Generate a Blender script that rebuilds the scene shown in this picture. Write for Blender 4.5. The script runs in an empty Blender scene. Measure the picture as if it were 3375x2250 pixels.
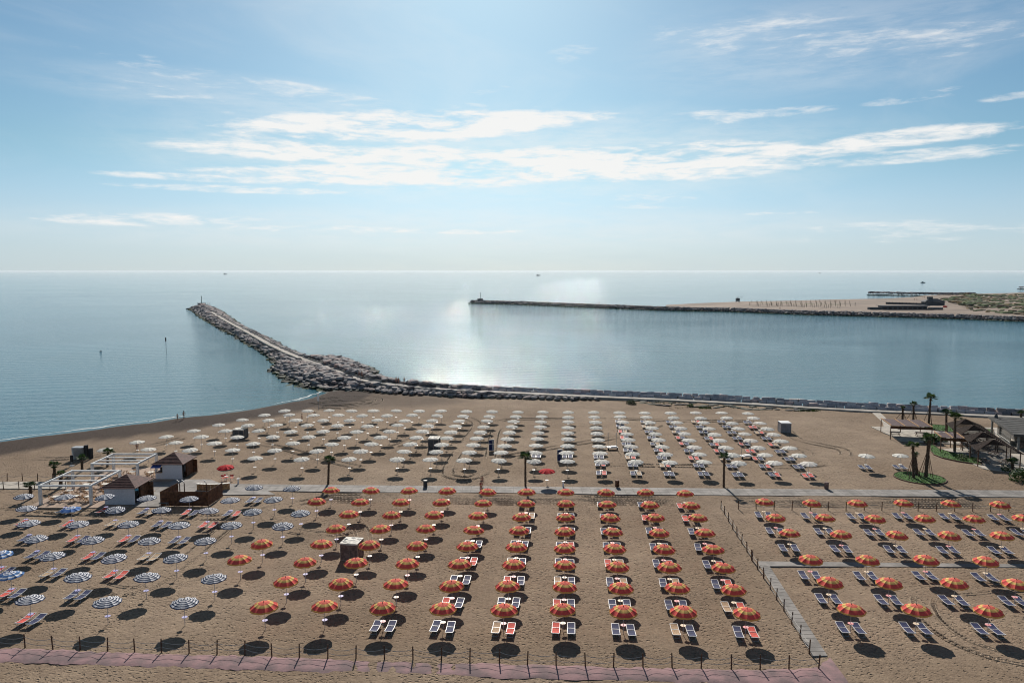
import bpy, bmesh, math, random
import numpy as np
from mathutils import Vector, Matrix
R = math.radians
random.seed(7); rng = np.random.RandomState(11)
scene = bpy.context.scene
COL = scene.collection

# ------------------------------------------------------------------ camera
H = 32.0; FPX = 2450.0; PITCH = 5.41
cam_d = bpy.data.cameras.new('camera'); cam = bpy.data.objects.new('camera', cam_d); COL.objects.link(cam)
cam_d.sensor_width = 36.0; cam_d.lens = FPX/3375*36.0
cam_d.clip_start = 0.5; cam_d.clip_end = 90000
cam.location = (0, 0, H); cam.rotation_euler = (R(90-PITCH), 0, 0)
scene.camera = cam

# ------------------------------------------------------------------ sun, sky, exposure
HAZE = 0.00002
SUN_EL = 31.8; SUN_AZ = -3.0          # azimuth from +Y towards +X
sun_d = bpy.data.lights.new('sun', 'SUN'); sun = bpy.data.objects.new('sun', sun_d); COL.objects.link(sun)
sun_d.energy = 5.0; sun_d.angle = R(0.5); sun_d.color = (1.0, 0.94, 0.86)
sv = Vector((math.sin(R(SUN_AZ))*math.cos(R(SUN_EL)), math.cos(R(SUN_AZ))*math.cos(R(SUN_EL)), math.sin(R(SUN_EL))))
sun.rotation_euler = sv.to_track_quat('Z', 'Y').to_euler(); sun.location = (0, 100, 80)
world = bpy.data.worlds.new('World'); scene.world = world; world.use_nodes = True
scene.view_settings.view_transform = 'Standard'; scene.view_settings.look = 'None'
scene.view_settings.exposure = 0.2; scene.view_settings.gamma = 1.0; scene.view_settings.use_curve_mapping = False
SKY_STRENGTH = 0.05
scene.cycles.pixel_filter_type = 'BLACKMAN_HARRIS'; scene.cycles.filter_width = 1.05

class NT:
    def __init__(s, tree): s.t = tree; s.n = tree.nodes; s.l = tree.links
    def new(s, typ, **kw):
        nd = s.n.new(typ)
        for k, v in kw.items():
            if k == 'inp':
                for a, b in v.items(): s.put(nd.inputs[a], b)
            else: setattr(nd, k, v)
        return nd
    def put(s, sock, v):
        if isinstance(v, bpy.types.NodeSocket): s.l.new(v, sock)
        elif v is not None: sock.default_value = v
    def math(s, op, a, b=None, c=None, clamp=False):
        nd = s.n.new('ShaderNodeMath'); nd.operation = op; nd.use_clamp = clamp
        s.put(nd.inputs[0], a)
        if b is not None: s.put(nd.inputs[1], b)
        if c is not None: s.put(nd.inputs[2], c)
        return nd.outputs[0]
    def smooth(s, v, a, b, lo=0., hi=1.):
        nd = s.n.new('ShaderNodeMapRange'); nd.interpolation_type = 'SMOOTHSTEP'
        s.put(nd.inputs[0], v); nd.inputs[1].default_value = a; nd.inputs[2].default_value = b
        nd.inputs[3].default_value = lo; nd.inputs[4].default_value = hi
        return nd.outputs[0]
    def noise(s, vec, scale, detail=3., rough=.5, dist=0.):
        nd = s.n.new('ShaderNodeTexNoise'); s.put(nd.inputs['Vector'], vec)
        nd.inputs['Scale'].default_value = scale; nd.inputs['Detail'].default_value = detail
        nd.inputs['Roughness'].default_value = rough; nd.inputs['Distortion'].default_value = dist
        return nd.outputs[0]
    def mapping(s, vec, scale=(1,1,1), rot=(0,0,0), loc=(0,0,0)):
        nd = s.n.new('ShaderNodeMapping'); s.put(nd.inputs[0], vec)
        nd.inputs['Location'].default_value = loc; nd.inputs['Rotation'].default_value = rot; nd.inputs['Scale'].default_value = scale
        return nd.outputs[0]
    def mix(s, f, a, b, typ='MIX'):
        nd = s.n.new('ShaderNodeMix'); nd.data_type = 'RGBA'; nd.blend_type = typ
        s.put(nd.inputs[0], f); s.put(nd.inputs[6], c4(a)); s.put(nd.inputs[7], c4(b))
        return nd.outputs[2]
def c4(c):
    if isinstance(c, (tuple, list)) and len(c) == 3: return (c[0], c[1], c[2], 1)
    return c

# world: Nishita sky, thin stretched clouds laid out over directions of the sky
w = NT(world.node_tree); w.n.clear()
sky = w.new('ShaderNodeTexSky', sky_type='NISHITA'); sky.sun_disc = False
sky.sun_elevation = R(SUN_EL); sky.sun_rotation = R(SUN_AZ); sky.altitude = 30; sky.air_density = 1.0; sky.dust_density = .6; sky.ozone_density = 3.0
tc = w.new('ShaderNodeTexCoord'); sep = w.new('ShaderNodeSeparateXYZ'); w.l.new(tc.outputs['Generated'], sep.inputs[0])
az = w.math('ARCTAN2', sep.outputs[0], sep.outputs[1]); el = w.math('ARCSINE', sep.outputs[2])
def pix_dir(px, py):
    v = (py-1125)/FPX; p = R(PITCH); x = (px-1687.5)/FPX
    y = math.cos(p)-v*math.sin(p); z = -math.sin(p)-v*math.cos(p); L = math.sqrt(x*x+y*y+z*z)
    return math.atan2(x, y), math.asin(z/L)
cv = w.new('ShaderNodeCombineXYZ'); w.put(cv.inputs[0], az); w.put(cv.inputs[1], el)
# wispy streak noise, long in azimuth
n1 = w.noise(w.mapping(cv.outputs[0], scale=(7, 42, 1), rot=(0,0,R(-2))), 1.0, 8, .62, .5)
n2 = w.noise(w.mapping(cv.outputs[0], scale=(26, 130, 1), rot=(0,0,R(4))), 1.0, 6, .62, .4)
n3 = w.noise(w.mapping(cv.outputs[0], scale=(3.0, 9, 1), rot=(0,0,R(24)), loc=(3,1,0)), 1.0, 7, .6, 1.2)
nn = w.math('ADD', w.math('MULTIPLY', n1, .62), w.math('MULTIPLY', n2, .38))
clouds = [ # px, py, half width, half height, density, tilt deg
 (1330,415,640,62,1.0,3), (1750,390,340,26,.75,1), (1490,350,160,14,.45,0), (1150,505,620,38,.85,0), (1950,545,820,66,1.0,-.5), (2450,500,560,24,.8,-2),
 (1250,582,620,44,.95,0), (700,588,380,16,.8,0), (800,625,440,15,.8,0), (2350,500,420,42,.75,-2), (2900,520,480,26,.75,1), (3020,448,430,34,1.0,1), (3000,522,400,20,.8,0), (2430,378,330,22,.6,0),
 (2260,405,260,16,.55,0), (3080,312,260,20,.6,3), (3330,318,120,18,.55,0), (480,723,430,24,.75,1), (1060,755,360,14,.5,0),
 (1520,763,330,10,.5,0), (2590,702,170,7,.5,0), (3050,760,600,44,.4,1), (2200,660,500,30,.3,0), (700,265,520,34,.32,-9), (980,300,430,30,.34,-6),
 (640,330,380,30,.28,-8), (1750,230,420,40,.2,20), (2600,130,600,90,.28,-8), (3200,120,500,80,.22,6)]
mask = None
for px, py, hw, hh, dn, tl in clouds:
    a0, e0 = pix_dir(px, py)
    a1, _ = pix_dir(px+hw, py); _, e1 = pix_dir(px, py-hh)
    da, de = abs(a1-a0), abs(e1-e0)
    u = w.math('SUBTRACT', az, a0); v = w.math('SUBTRACT', el, e0)
    t = math.tan(R(tl)); v = w.math('SUBTRACT', v, w.math('MULTIPLY', u, t))
    d = w.math('ADD', w.math('POWER', w.math('ABSOLUTE', w.math('DIVIDE', u, da)), 2), w.math('POWER', w.math('ABSOLUTE', w.math('DIVIDE', v, de)), 2))
    m = w.math('MULTIPLY', w.smooth(d, .25, 1.3, 1, 0), dn)
    mask = m if mask is None else w.math('MAXIMUM', mask, m)
dens = w.math('ADD', mask, w.math('MULTIPLY', w.math('SUBTRACT', nn, .5), 5.6))
dens = w.smooth(dens, .15, 1.4)
dens = w.math('MULTIPLY', dens, w.smooth(mask, 0., .25))
dens = w.math('MULTIPLY', dens, w.math('ADD', .45, w.math('MULTIPLY', mask, .55)))
veil = w.math('MULTIPLY', w.smooth(n3, .42, .85), w.smooth(el, .03, .12, 0, .22))
dens = w.math('MAXIMUM', dens, veil)
for px, py, hw, hh, dn in ((1650,520,1500,190,.34),(1500,760,1800,90,.25),(700,300,700,80,.2),(2700,150,900,200,.2)):
    a0, e0 = pix_dir(px, py); a1, _ = pix_dir(px+hw, py); _, e1 = pix_dir(px, py-hh)
    d = w.math('ADD', w.math('POWER', w.math('DIVIDE', w.math('SUBTRACT', az, a0), abs(a1-a0)), 2), w.math('POWER', w.math('DIVIDE', w.math('SUBTRACT', el, e0), abs(e1-e0)), 2))
    v_ = w.math('MULTIPLY', w.smooth(d, 0, 1.1, dn, 0), w.smooth(nn, .32, .62, .15, 1.2)); dens = w.math('ADD', dens, v_, clamp=True)
tint = w.mix(w.smooth(el, .0, .16), (1.0,1.28,1.86), (.985,1.28,1.31))
skyc = w.mix(1., sky.outputs[0], tint, 'MULTIPLY')
skyc = w.mix(w.smooth(el, .36, .85, 0, 1), skyc, w.mix(1., skyc, (.5,.5,.54), 'MULTIPLY'))  # upper sky, out of frame, dimmed to deepen the cast shadows
lowv = w.math('MULTIPLY', w.smooth(el, -.002, .15, .72, 0.), w.math('ADD', .75, w.math('MULTIPLY', n1, .5)))
skyc = w.mix(lowv, skyc, tuple(c/SKY_STRENGTH for c in (.485,.59,.63)))
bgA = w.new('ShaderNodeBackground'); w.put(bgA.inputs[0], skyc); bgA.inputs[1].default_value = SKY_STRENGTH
bgB = w.new('ShaderNodeBackground'); bgB.inputs[0].default_value = (1.0, .985, .96, 1); bgB.inputs[1].default_value = .82
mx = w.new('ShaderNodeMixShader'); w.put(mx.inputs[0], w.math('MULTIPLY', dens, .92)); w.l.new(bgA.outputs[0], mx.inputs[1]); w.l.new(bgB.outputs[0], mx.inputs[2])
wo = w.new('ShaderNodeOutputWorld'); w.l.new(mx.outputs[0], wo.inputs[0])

# ------------------------------------------------------------------ pixel to ground
def at(px, py, z=0.0):
    v = (py-1125)/FPX; p = R(PITCH)
    y = math.cos(p)-v*math.sin(p); zz = -math.sin(p)-v*math.cos(p)
    t = (z-H)/zz
    return ((px-1687.5)/FPX*t, y*t)
def hgt(px, py, Y):      # height of a pixel on the upright plane at depth Y
    v = (py-1125)/FPX; p = R(PITCH)
    return H + Y*(-math.sin(p)-v*math.cos(p))/(math.cos(p)-v*math.sin(p))
def A_(a, b): return (a/2.94, 1300+b/2.94)
def B_(a, b): return (600+a/2.94, 1300+b/2.94)
def C_(a, b): return (1300+a/2.94, 1300+b/2.94)
def D_(a, b): return (2000+a/2.94, 1300+b/2.94)
def E_(a, b): return (2575+a/2.94, 1250+b/2.94)
def J_(a, b): return (550+a/2.94, 950+b/2.94)
def R1(a, b): return (a/2.24, 1550+b/2.24)
def R2(a, b): return (800+a/2.24, 1550+b/2.24)
def R3(a, b): return (1600+a/2.24, 1550+b/2.24)
def R4(a, b): return (2475+a/2.24, 1550+b/2.24)
def F_(a, b): return (2375+a/2.352, 860+b/2.352)
def G_(a, b): return (1400+a/2.352, 900+b/2.352)

# ------------------------------------------------------------------ materials
MATS = {}
def mat(name, col, rough=.8, var=.12, nscale=6., bump=0., bscale=20., metal=0., spec=.3, col2=None, transl=0.):
    if name in MATS: return MATS[name]
    m = bpy.data.materials.new(name); m.use_nodes = True; t = NT(m.node_tree); t.n.clear()
    out = t.new('ShaderNodeOutputMaterial'); b = t.new('ShaderNodeBsdfPrincipled')
    geo = t.new('ShaderNodeNewGeometry')
    nz = t.noise(geo.outputs['Position'], nscale, 4, .6)
    c2 = col2 or tuple(max(0, c*(1-var*2.2)) for c in col); c1 = tuple(min(1, c*(1+var)) for c in col)
    colr = t.mix(t.smooth(nz, .35, .65), c2, c1)
    t.put(b.inputs['Base Color'], colr); b.inputs['Roughness'].default_value = rough; b.inputs['Metallic'].default_value = metal
    b.inputs['Specular IOR Level'].default_value = spec
    if bump:
        bp = t.new('ShaderNodeBump'); bp.inputs['Distance'].default_value = bump; bp.inputs['Strength'].default_value = 1
        t.put(bp.inputs['Height'], t.noise(geo.outputs['Position'], bscale, 4, .6)); t.l.new(bp.outputs[0], b.inputs['Normal'])
    if transl:
        tr = t.new('ShaderNodeBsdfTranslucent'); t.put(tr.inputs[0], colr)
        mxs = t.new('ShaderNodeMixShader'); mxs.inputs[0].default_value = transl
        t.l.new(b.outputs[0], mxs.inputs[1]); t.l.new(tr.outputs[0], mxs.inputs[2]); t.l.new(mxs.outputs[0], out.inputs[0])
    else: t.l.new(b.outputs[0], out.inputs[0])
    MATS[name] = m; return m
def canopy_mat(name, stops, transl=.12):
    m = bpy.data.materials.new(name); m.use_nodes = True; t = NT(m.node_tree); t.n.clear()
    out = t.new('ShaderNodeOutputMaterial'); uv = t.new('ShaderNodeUVMap'); sp = t.new('ShaderNodeSeparateXYZ'); t.l.new(uv.outputs[0], sp.inputs[0])
    rp = t.new('ShaderNodeValToRGB'); rp.color_ramp.interpolation = 'CONSTANT'; t.l.new(sp.outputs[0], rp.inputs[0])
    cr = rp.color_ramp
    cr.elements[0].position = stops[0][0]; cr.elements[0].color = c4(stops[0][1]); cr.elements[1].position = stops[1][0]; cr.elements[1].color = c4(stops[1][1])
    for p_, c_ in stops[2:]:
        e = cr.elements.new(p_); e.color = c4(c_)
    oi = t.new('ShaderNodeObjectInfo')
    fade = t.math('MULTIPLY_ADD', oi.outputs['Random'], .10, .93)
    # a seam line along every rib
    seam = t.smooth(t.math('ABSOLUTE', t.math('SUBTRACT', t.math('FRACT', t.math('ADD', sp.outputs[1], .5)), .5)), .015, .05, .86, 1.)
    colr = t.mix(1.0, rp.outputs[0], t.new('ShaderNodeCombineColor', inp={0: t.math('MULTIPLY', fade, seam), 1: t.math('MULTIPLY', fade, seam), 2: t.math('MULTIPLY', fade, seam)}).outputs[0], 'MULTIPLY')
    b = t.new('ShaderNodeBsdfPrincipled'); b.inputs['Roughness'].default_value = .85; b.inputs['Specular IOR Level'].default_value = .15
    t.put(b.inputs['Base Color'], colr)
    tr = t.new('ShaderNodeBsdfTranslucent'); t.put(tr.inputs[0], colr)
    mxs = t.new('ShaderNodeMixShader'); mxs.inputs[0].default_value = transl
    t.l.new(b.outputs[0], mxs.inputs[1]); t.l.new(tr.outputs[0], mxs.inputs[2]); t.l.new(mxs.outputs[0], out.inputs[0])
    MATS[name] = m; return m

# sand: dry, tilled and wet shares come from an attribute of the ground mesh
def sand_material():
    m = bpy.data.materials.new('sand'); m.use_nodes = True; t = NT(m.node_tree); t.n.clear()
    out = t.new('ShaderNodeOutputMaterial'); b = t.new('ShaderNodeBsdfPrincipled'); geo = t.new('ShaderNodeNewGeometry')
    P = geo.outputs['Position']
    wet = t.new('ShaderNodeAttribute', attribute_name='wet').outputs['Fac']
    till = t.new('ShaderNodeAttribute', attribute_name='till').outputs['Fac']
    big = t.noise(P, .035, 4, .55); mid = t.noise(P, .35, 5, .65); fine = t.noise(P, 3.2, 6, .75)
    dry = t.mix(t.smooth(big, .35, .65), (.25,.182,.123), (.335,.254,.18))
    dry = t.mix(t.smooth(mid, .35, .7), t.mix(1., dry, (.86,.85,.86), 'MULTIPLY'), dry)
    dry = t.mix(t.smooth(fine, .30, .72), t.mix(1., dry, (.72,.70,.68), 'MULTIPLY'), t.mix(1., dry, (1.1,1.1,1.1), 'MULTIPLY'))
    tl = t.mix(t.smooth(fine, .3, .7), (.026,.018,.015), (.07,.048,.038))
    c = t.mix(till, dry, tl)
    wt = t.mix(t.smooth(mid, .3, .7), (.17,.135,.11), (.24,.2,.165))
    c = t.mix(wet, c, wt)
    t.put(b.inputs['Base Color'], c)
    t.put(b.inputs['Roughness'], t.math('SUBTRACT', .95, t.math('MULTIPLY', wet, .5)))
    b.inputs['Specular IOR Level'].default_value = .12
    # footprints and scuffs: many small dents of uneven density, plus a fine grain
    warp = t.new('ShaderNodeVectorMath', operation='ADD'); t.put(warp.inputs[0], P)
    nv = t.new('ShaderNodeTexNoise'); t.put(nv.inputs['Vector'], P); nv.inputs['Scale'].default_value = .8; nv.inputs['Detail'].default_value = 3
    sc = t.new('ShaderNodeVectorMath', operation='SCALE'); t.l.new(nv.outputs[1], sc.inputs[0]); sc.inputs[3].default_value = .9; t.l.new(sc.outputs[0], warp.inputs[1])
    def dents(scale, sx, sy, r0, r1, keep0, keep1, seedloc):
        mp = t.mapping(warp.outputs[0], scale=(sx, sy, 0), loc=(seedloc, seedloc*.7, 0))
        vo = t.new('ShaderNodeTexVoronoi'); t.put(vo.inputs['Vector'], mp); vo.inputs['Scale'].default_value = scale; vo.voronoi_dimensions = '2D'
        d = t.smooth(vo.outputs['Distance'], r0, r1, 1, 0)
        sepc = t.new('ShaderNodeSeparateColor'); t.l.new(vo.outputs['Color'], sepc.inputs[0])
        k = t.smooth(t.math('ADD', sepc.outputs[0], t.math('MULTIPLY', t.math('SUBTRACT', t.noise(P, .12, 3), .5), 2.2)), keep0, keep1)
        return t.math('MULTIPLY', d, k)
    d1 = dents(1.9, 1., 1.5, .08, .34, .50, .62, 3.1)
    d2 = dents(3.4, 1., 1.2, .05, .32, .52, .66, 9.7)
    hh = t.math('MULTIPLY', d1, -1.15)
    hh = t.math('ADD', hh, t.math('MULTIPLY', d2, -.6))
    hh = t.math('ADD', hh, t.math('MULTIPLY', t.noise(P, 1.2, 5, .62), .9))
    hh = t.math('ADD', hh, t.math('MULTIPLY', t.noise(P, 7., 4, .7), .5))
    # tilled band near the sea: furrows
    wv = t.new('ShaderNodeTexWave'); wv.wave_type = 'BANDS'; wv.bands_direction = 'X'
    t.put(wv.inputs['Vector'], t.mapping(P, rot=(0,0,R(38)), scale=(1,1,1))); wv.inputs['Scale'].default_value = .42; wv.inputs['Distortion'].default_value = 3.; wv.inputs['Detail Scale'].default_value = .2
    hh = t.math('ADD', hh, t.math('MULTIPLY', t.math('MULTIPLY', wv.outputs[1], till), 1.2))
    hh = t.math('MULTIPLY', hh, t.math('SUBTRACT', 1.0, t.math('MULTIPLY', wet, .85)))
    bp = t.new('ShaderNodeBump'); bp.inputs['Distance'].default_value = .11; bp.inputs['Strength'].default_value = 1.; t.put(bp.inputs['Height'], hh)
    t.l.new(bp.outputs[0], b.inputs['Normal']); t.l.new(b.outputs[0], out.inputs[0])
    return m
SAND = sand_material()

def water_material():
    m = bpy.data.materials.new('sea_water'); m.use_nodes = True; t = NT(m.node_tree); t.n.clear()
    out = t.new('ShaderNodeOutputMaterial'); b = t.new('ShaderNodeBsdfPrincipled'); geo = t.new('ShaderNodeNewGeometry'); P = geo.outputs['Position']
    big = t.noise(t.mapping(P, scale=(.0035,.012,0), rot=(0,0,R(8))), 1., 5, .55, .8)
    near = t.noise(t.mapping(P, scale=(.02,.05,0)), 1., 3, .5)
    c = t.mix(t.smooth(big, .35, .65), (.02,.10,.13), (.04,.135,.16))
    t.put(b.inputs['Base Color'], c); b.inputs['IOR'].default_value = 1.333; b.inputs['Specular IOR Level'].default_value = .5
    t.put(b.inputs['Roughness'], t.smooth(big, .3, .7, .045, .065))
    swell = t.new('ShaderNodeTexWave'); swell.wave_type = 'BANDS'; swell.bands_direction = 'Y'
    t.put(swell.inputs['Vector'], t.mapping(P, rot=(0,0,R(-9)))); swell.inputs['Scale'].default_value = .055; swell.inputs['Distortion'].default_value = 9.; swell.inputs['Detail'].default_value = 4; swell.inputs['Detail Scale'].default_value = .22
    h1 = t.noise(t.mapping(P, scale=(.35,.8,0), rot=(0,0,R(-8))), 1., 4, .6)
    h2 = t.noise(t.mapping(P, scale=(1.6,2.6,0), rot=(0,0,R(20))), 1., 4, .65)
    amp = t.smooth(t.noise(t.mapping(P, scale=(.006,.009,0), rot=(0,0,R(35)), loc=(2.2,1.1,0)), 1., 5, .6, .6), .38, .62, .62, 1.08)
    hh = t.math('ADD', t.math('MULTIPLY', swell.outputs[1], .11), t.math('MULTIPLY', h1, .42))
    hh = t.math('ADD', hh, t.math('MULTIPLY', t.math('MULTIPLY', h2, .36), amp))
    h3 = t.smooth(t.noise(t.mapping(P, scale=(.75,1.3,0), rot=(0,0,R(-14)), loc=(5,3,0)), 1., 2, .5), .62, .74)
    hh = t.math('ADD', hh, t.math('MULTIPLY', t.math('MULTIPLY', h3, .75), t.smooth(amp, .6, 1.08, .35, 1.)))
    bp = t.new('ShaderNodeBump'); bp.inputs['Distance'].default_value = 1.0; bp.inputs['Strength'].default_value = .335; t.put(bp.inputs['Height'], hh)
    t.l.new(bp.outputs[0], b.inputs['Normal']); t.l.new(b.outputs[0], out.inputs[0])
    return m
WATER = water_material()
def boulder_material(name='breakwater_stone', k=.78):
    m = bpy.data.materials.new(name); m.use_nodes = True; t = NT(m.node_tree); t.n.clear()
    out = t.new('ShaderNodeOutputMaterial'); b = t.new('ShaderNodeBsdfPrincipled'); geo = t.new('ShaderNodeNewGeometry'); P = geo.outputs['Position']
    isl = t.new('ShaderNodeObjectInfo').outputs['Random']
    rp = t.new('ShaderNodeValToRGB'); cr = rp.color_ramp
    cr.elements[0].position = 0; cr.elements[0].color = (.26,.24,.24,1); cr.elements[1].position = 1; cr.elements[1].color = (.52,.48,.44,1)
    e = cr.elements.new(.45); e.color = (.38,.35,.345,1); e = cr.elements.new(.72); e.color = (.45,.40,.38,1); e = cr.elements.new(.88); e.color = (.46,.32,.28,1)
    for e in cr.elements: e.color = (e.color[0]*k, e.color[1]*k, e.color[2]*k, 1)
    r2 = t.math('FRACT', t.math('ADD', t.math('MULTIPLY', isl, 7.3), t.math('MULTIPLY', t.new('ShaderNodeNewGeometry').outputs['Random Per Island'], 5.1)))
    t.put(rp.inputs[0], r2)
    nz = t.noise(P, 2.2, 5, .65)
    c = t.mix(t.smooth(nz, .3, .7), t.mix(1., rp.outputs[0], (.62,.62,.64), 'MULTIPLY'), rp.outputs[0])
    sp = t.new('ShaderNodeSeparateXYZ'); t.put(sp.inputs[0], P)
    alg = t.smooth(t.math('ADD', sp.outputs[2], t.math('MULTIPLY', nz, -1.2)), -.85, .15, 1, 0)
    c = t.mix(alg, c, t.mix(t.smooth(t.noise(P, .25, 3), .4, .6), (.022,.026,.02), (.055,.075,.022)))
    t.put(b.inputs['Base Color'], c); b.inputs['Roughness'].default_value = .85; b.inputs['Specular IOR Level'].default_value = .2
    bp = t.new('ShaderNodeBump'); bp.inputs['Distance'].default_value = .12; t.put(bp.inputs['Height'], t.noise(P, 3., 5, .65)); t.l.new(bp.outputs[0], b.inputs['Normal'])
    t.l.new(b.outputs[0], out.inputs[0]); return m
STONE = boulder_material(); STONE_W = boulder_material('brightened_wall_stone', 1.45)  # wall copy brightened in colour to make up for unlit block fronts

M_white = mat('white_painted_metal', (.70,.70,.68), .45, .05, 3, spec=.5)
M_pole = mat('grey_pole_metal', (.42,.42,.44), .4, .1, 5, metal=.3)
M_blue = mat('blue_sling_fabric', (.014,.024,.095), .8, .15, 8)
M_red = mat('red_sling_fabric', (.60,.075,.05), .8, .12, 8)
M_tan = mat('tan_sling_fabric', (.42,.29,.17), .8, .12, 8)
M_cream = mat('cream_plastic', (.72,.62,.45), .5, .05, 5)
M_pink = mat('pink_plastic', (.75,.36,.36), .5, .05, 5)
M_lilac = mat('lilac_plastic', (.40,.38,.62), .5, .05, 5)
M_wpl = mat('white_plastic', (.75,.74,.72), .5, .05, 5)
M_wood = mat('dark_stained_wood', (.125,.05,.022), .75, .25, 3, .01, 30)
M_lwood = mat('pale_wood', (.48,.27,.12), .7, .2, 4, .01, 30)
M_post = mat('brown_post_wood', (.12,.06,.035), .8, .25, 5)
M_rope = mat('pale_rope', (.50,.47,.42), .9, .1, 10)
M_conc = mat('walkway_concrete', (.255,.235,.215), .85, .14, .5, .01, 25)
M_concl = mat('terrace_concrete', (.42,.375,.315), .85, .12, .8, .01, 25)
M_joint = mat('slab_joint', (.17,.155,.14), .9)
M_jpath = mat('breakwater_concrete', (.33,.30,.265), .9, .12, .3, .02, 8)
M_carpet = mat('worn_pink_carpet', (.27,.165,.165), .95, .13, .55, .02, 6, col2=(.175,.125,.125))
M_tile = mat('roof_brown_shingle', (.095,.038,.032), .8, .2, 2.5, .02, 25)
M_wall = mat('white_rough_plaster', (.62,.62,.65), .9, .1, 14, .02, 30)
M_dark = mat('dark_interior', (.02,.02,.022), .8)
M_grass = mat('lawn_grass', (.052,.125,.018), .95, .35, 3., .05, 30, col2=(.025,.06,.012))
M_trunk = mat('palm_trunk_fibre', (.11,.07,.045), .95, .35, 9., .05, 22)
M_frond = mat('palm_frond', (.055,.10,.025), .6, .3, 6, transl=.25)
M_stem = mat('dry_frond', (.22,.15,.08), .9, .3, 6)
M_roofg = mat('grey_roof_sheet', (.075,.073,.068), .9, .12, 1.2, .01, 10)
M_slat = mat('weathered_slat', (.16,.115,.09), .75, .25, 4)
M_lat = mat('dark_lattice_slat', (.04,.03,.026), .9, .25, 4, spec=.03)
M_tarp = mat('pale_tarpaulin', (.70,.66,.58), .7, .08, 3, .02, 8)
M_cabin = mat('grey_brown_panel', (.22,.15,.13), .85, .2, 2, .01, 15)
M_cabing = mat('dark_grey_canvas', (.085,.09,.095), .85, .15, 2, .01, 15)
M_skin = mat('skin', (.42,.22,.14), .6, .08, 8)
M_hair = mat('dark_hair', (.03,.02,.015), .7)
M_swr = mat('red_swimwear', (.4,.04,.04), .8)
M_swb = mat('dark_swimwear', (.03,.035,.06), .8)
M_foam = mat('sea_foam', (.55,.57,.56), .9, .05, 4)
M_steel = mat('galvanised_steel', (.36,.37,.38), .45, .1, 5, metal=.5)
M_scrub = mat('dune_scrub_leaf', (.07,.10,.03), .95, .4, .06, col2=(.035,.05,.02))
M_scrub2 = mat('dune_dry_scrub', (.17,.12,.055), .95, .4, .06)
M_hull = mat('boat_hull', (.07,.09,.11), .5)
M_bsky = mat('light_blue_plastic', (.12,.5,.7), .4)
M_awn = mat('blue_awning_fabric', (.07,.12,.38), .8)

CAN = {
 'orange': canopy_mat('red_and_yellow_canopy', [(0,(.86,.19,.14)),(.42,(.88,.58,.19)),(.67,(.80,.125,.105)),(.965,(.75,.43,.13))], .25),
 'stripe': canopy_mat('navy_and_white_canopy', [(0,(.75,.75,.75)),(.05,(.07,.09,.15)),(.10,(.86,.86,.87)),(.19,(.085,.11,.17)),(.28,(.86,.86,.87)),(.38,(.085,.11,.17)),(.475,(.86,.86,.87)),(.575,(.085,.11,.17)),(.665,(.86,.86,.87)),(.765,(.085,.11,.17)),(.85,(.86,.86,.87)),(.955,(.075,.10,.18))], .25),
 'bluew': canopy_mat('blue_and_white_canopy', [(0,(.76,.76,.77)),(.08,(.05,.12,.30)),(.17,(.76,.76,.77)),(.28,(.05,.12,.30)),(.36,(.76,.76,.77)),(.47,(.09,.20,.42)),(.72,(.76,.76,.77)),(.86,(.09,.20,.42))]),
 'blue': canopy_mat('blue_rimmed_canopy', [(0,(.10,.22,.5)),(.12,(.76,.76,.77)),(.25,(.10,.22,.5)),(.36,(.76,.76,.77)),(.5,(.09,.20,.48)),(.95,(.4,.5,.65))]),
 'white': canopy_mat('cream_canopy', [(0,(.93,.90,.81)),(.5,(.93,.90,.81))], .25),
 'red': canopy_mat('plain_red_canopy', [(0,(.62,.03,.035)),(.5,(.62,.03,.035))], .1)}

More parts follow.
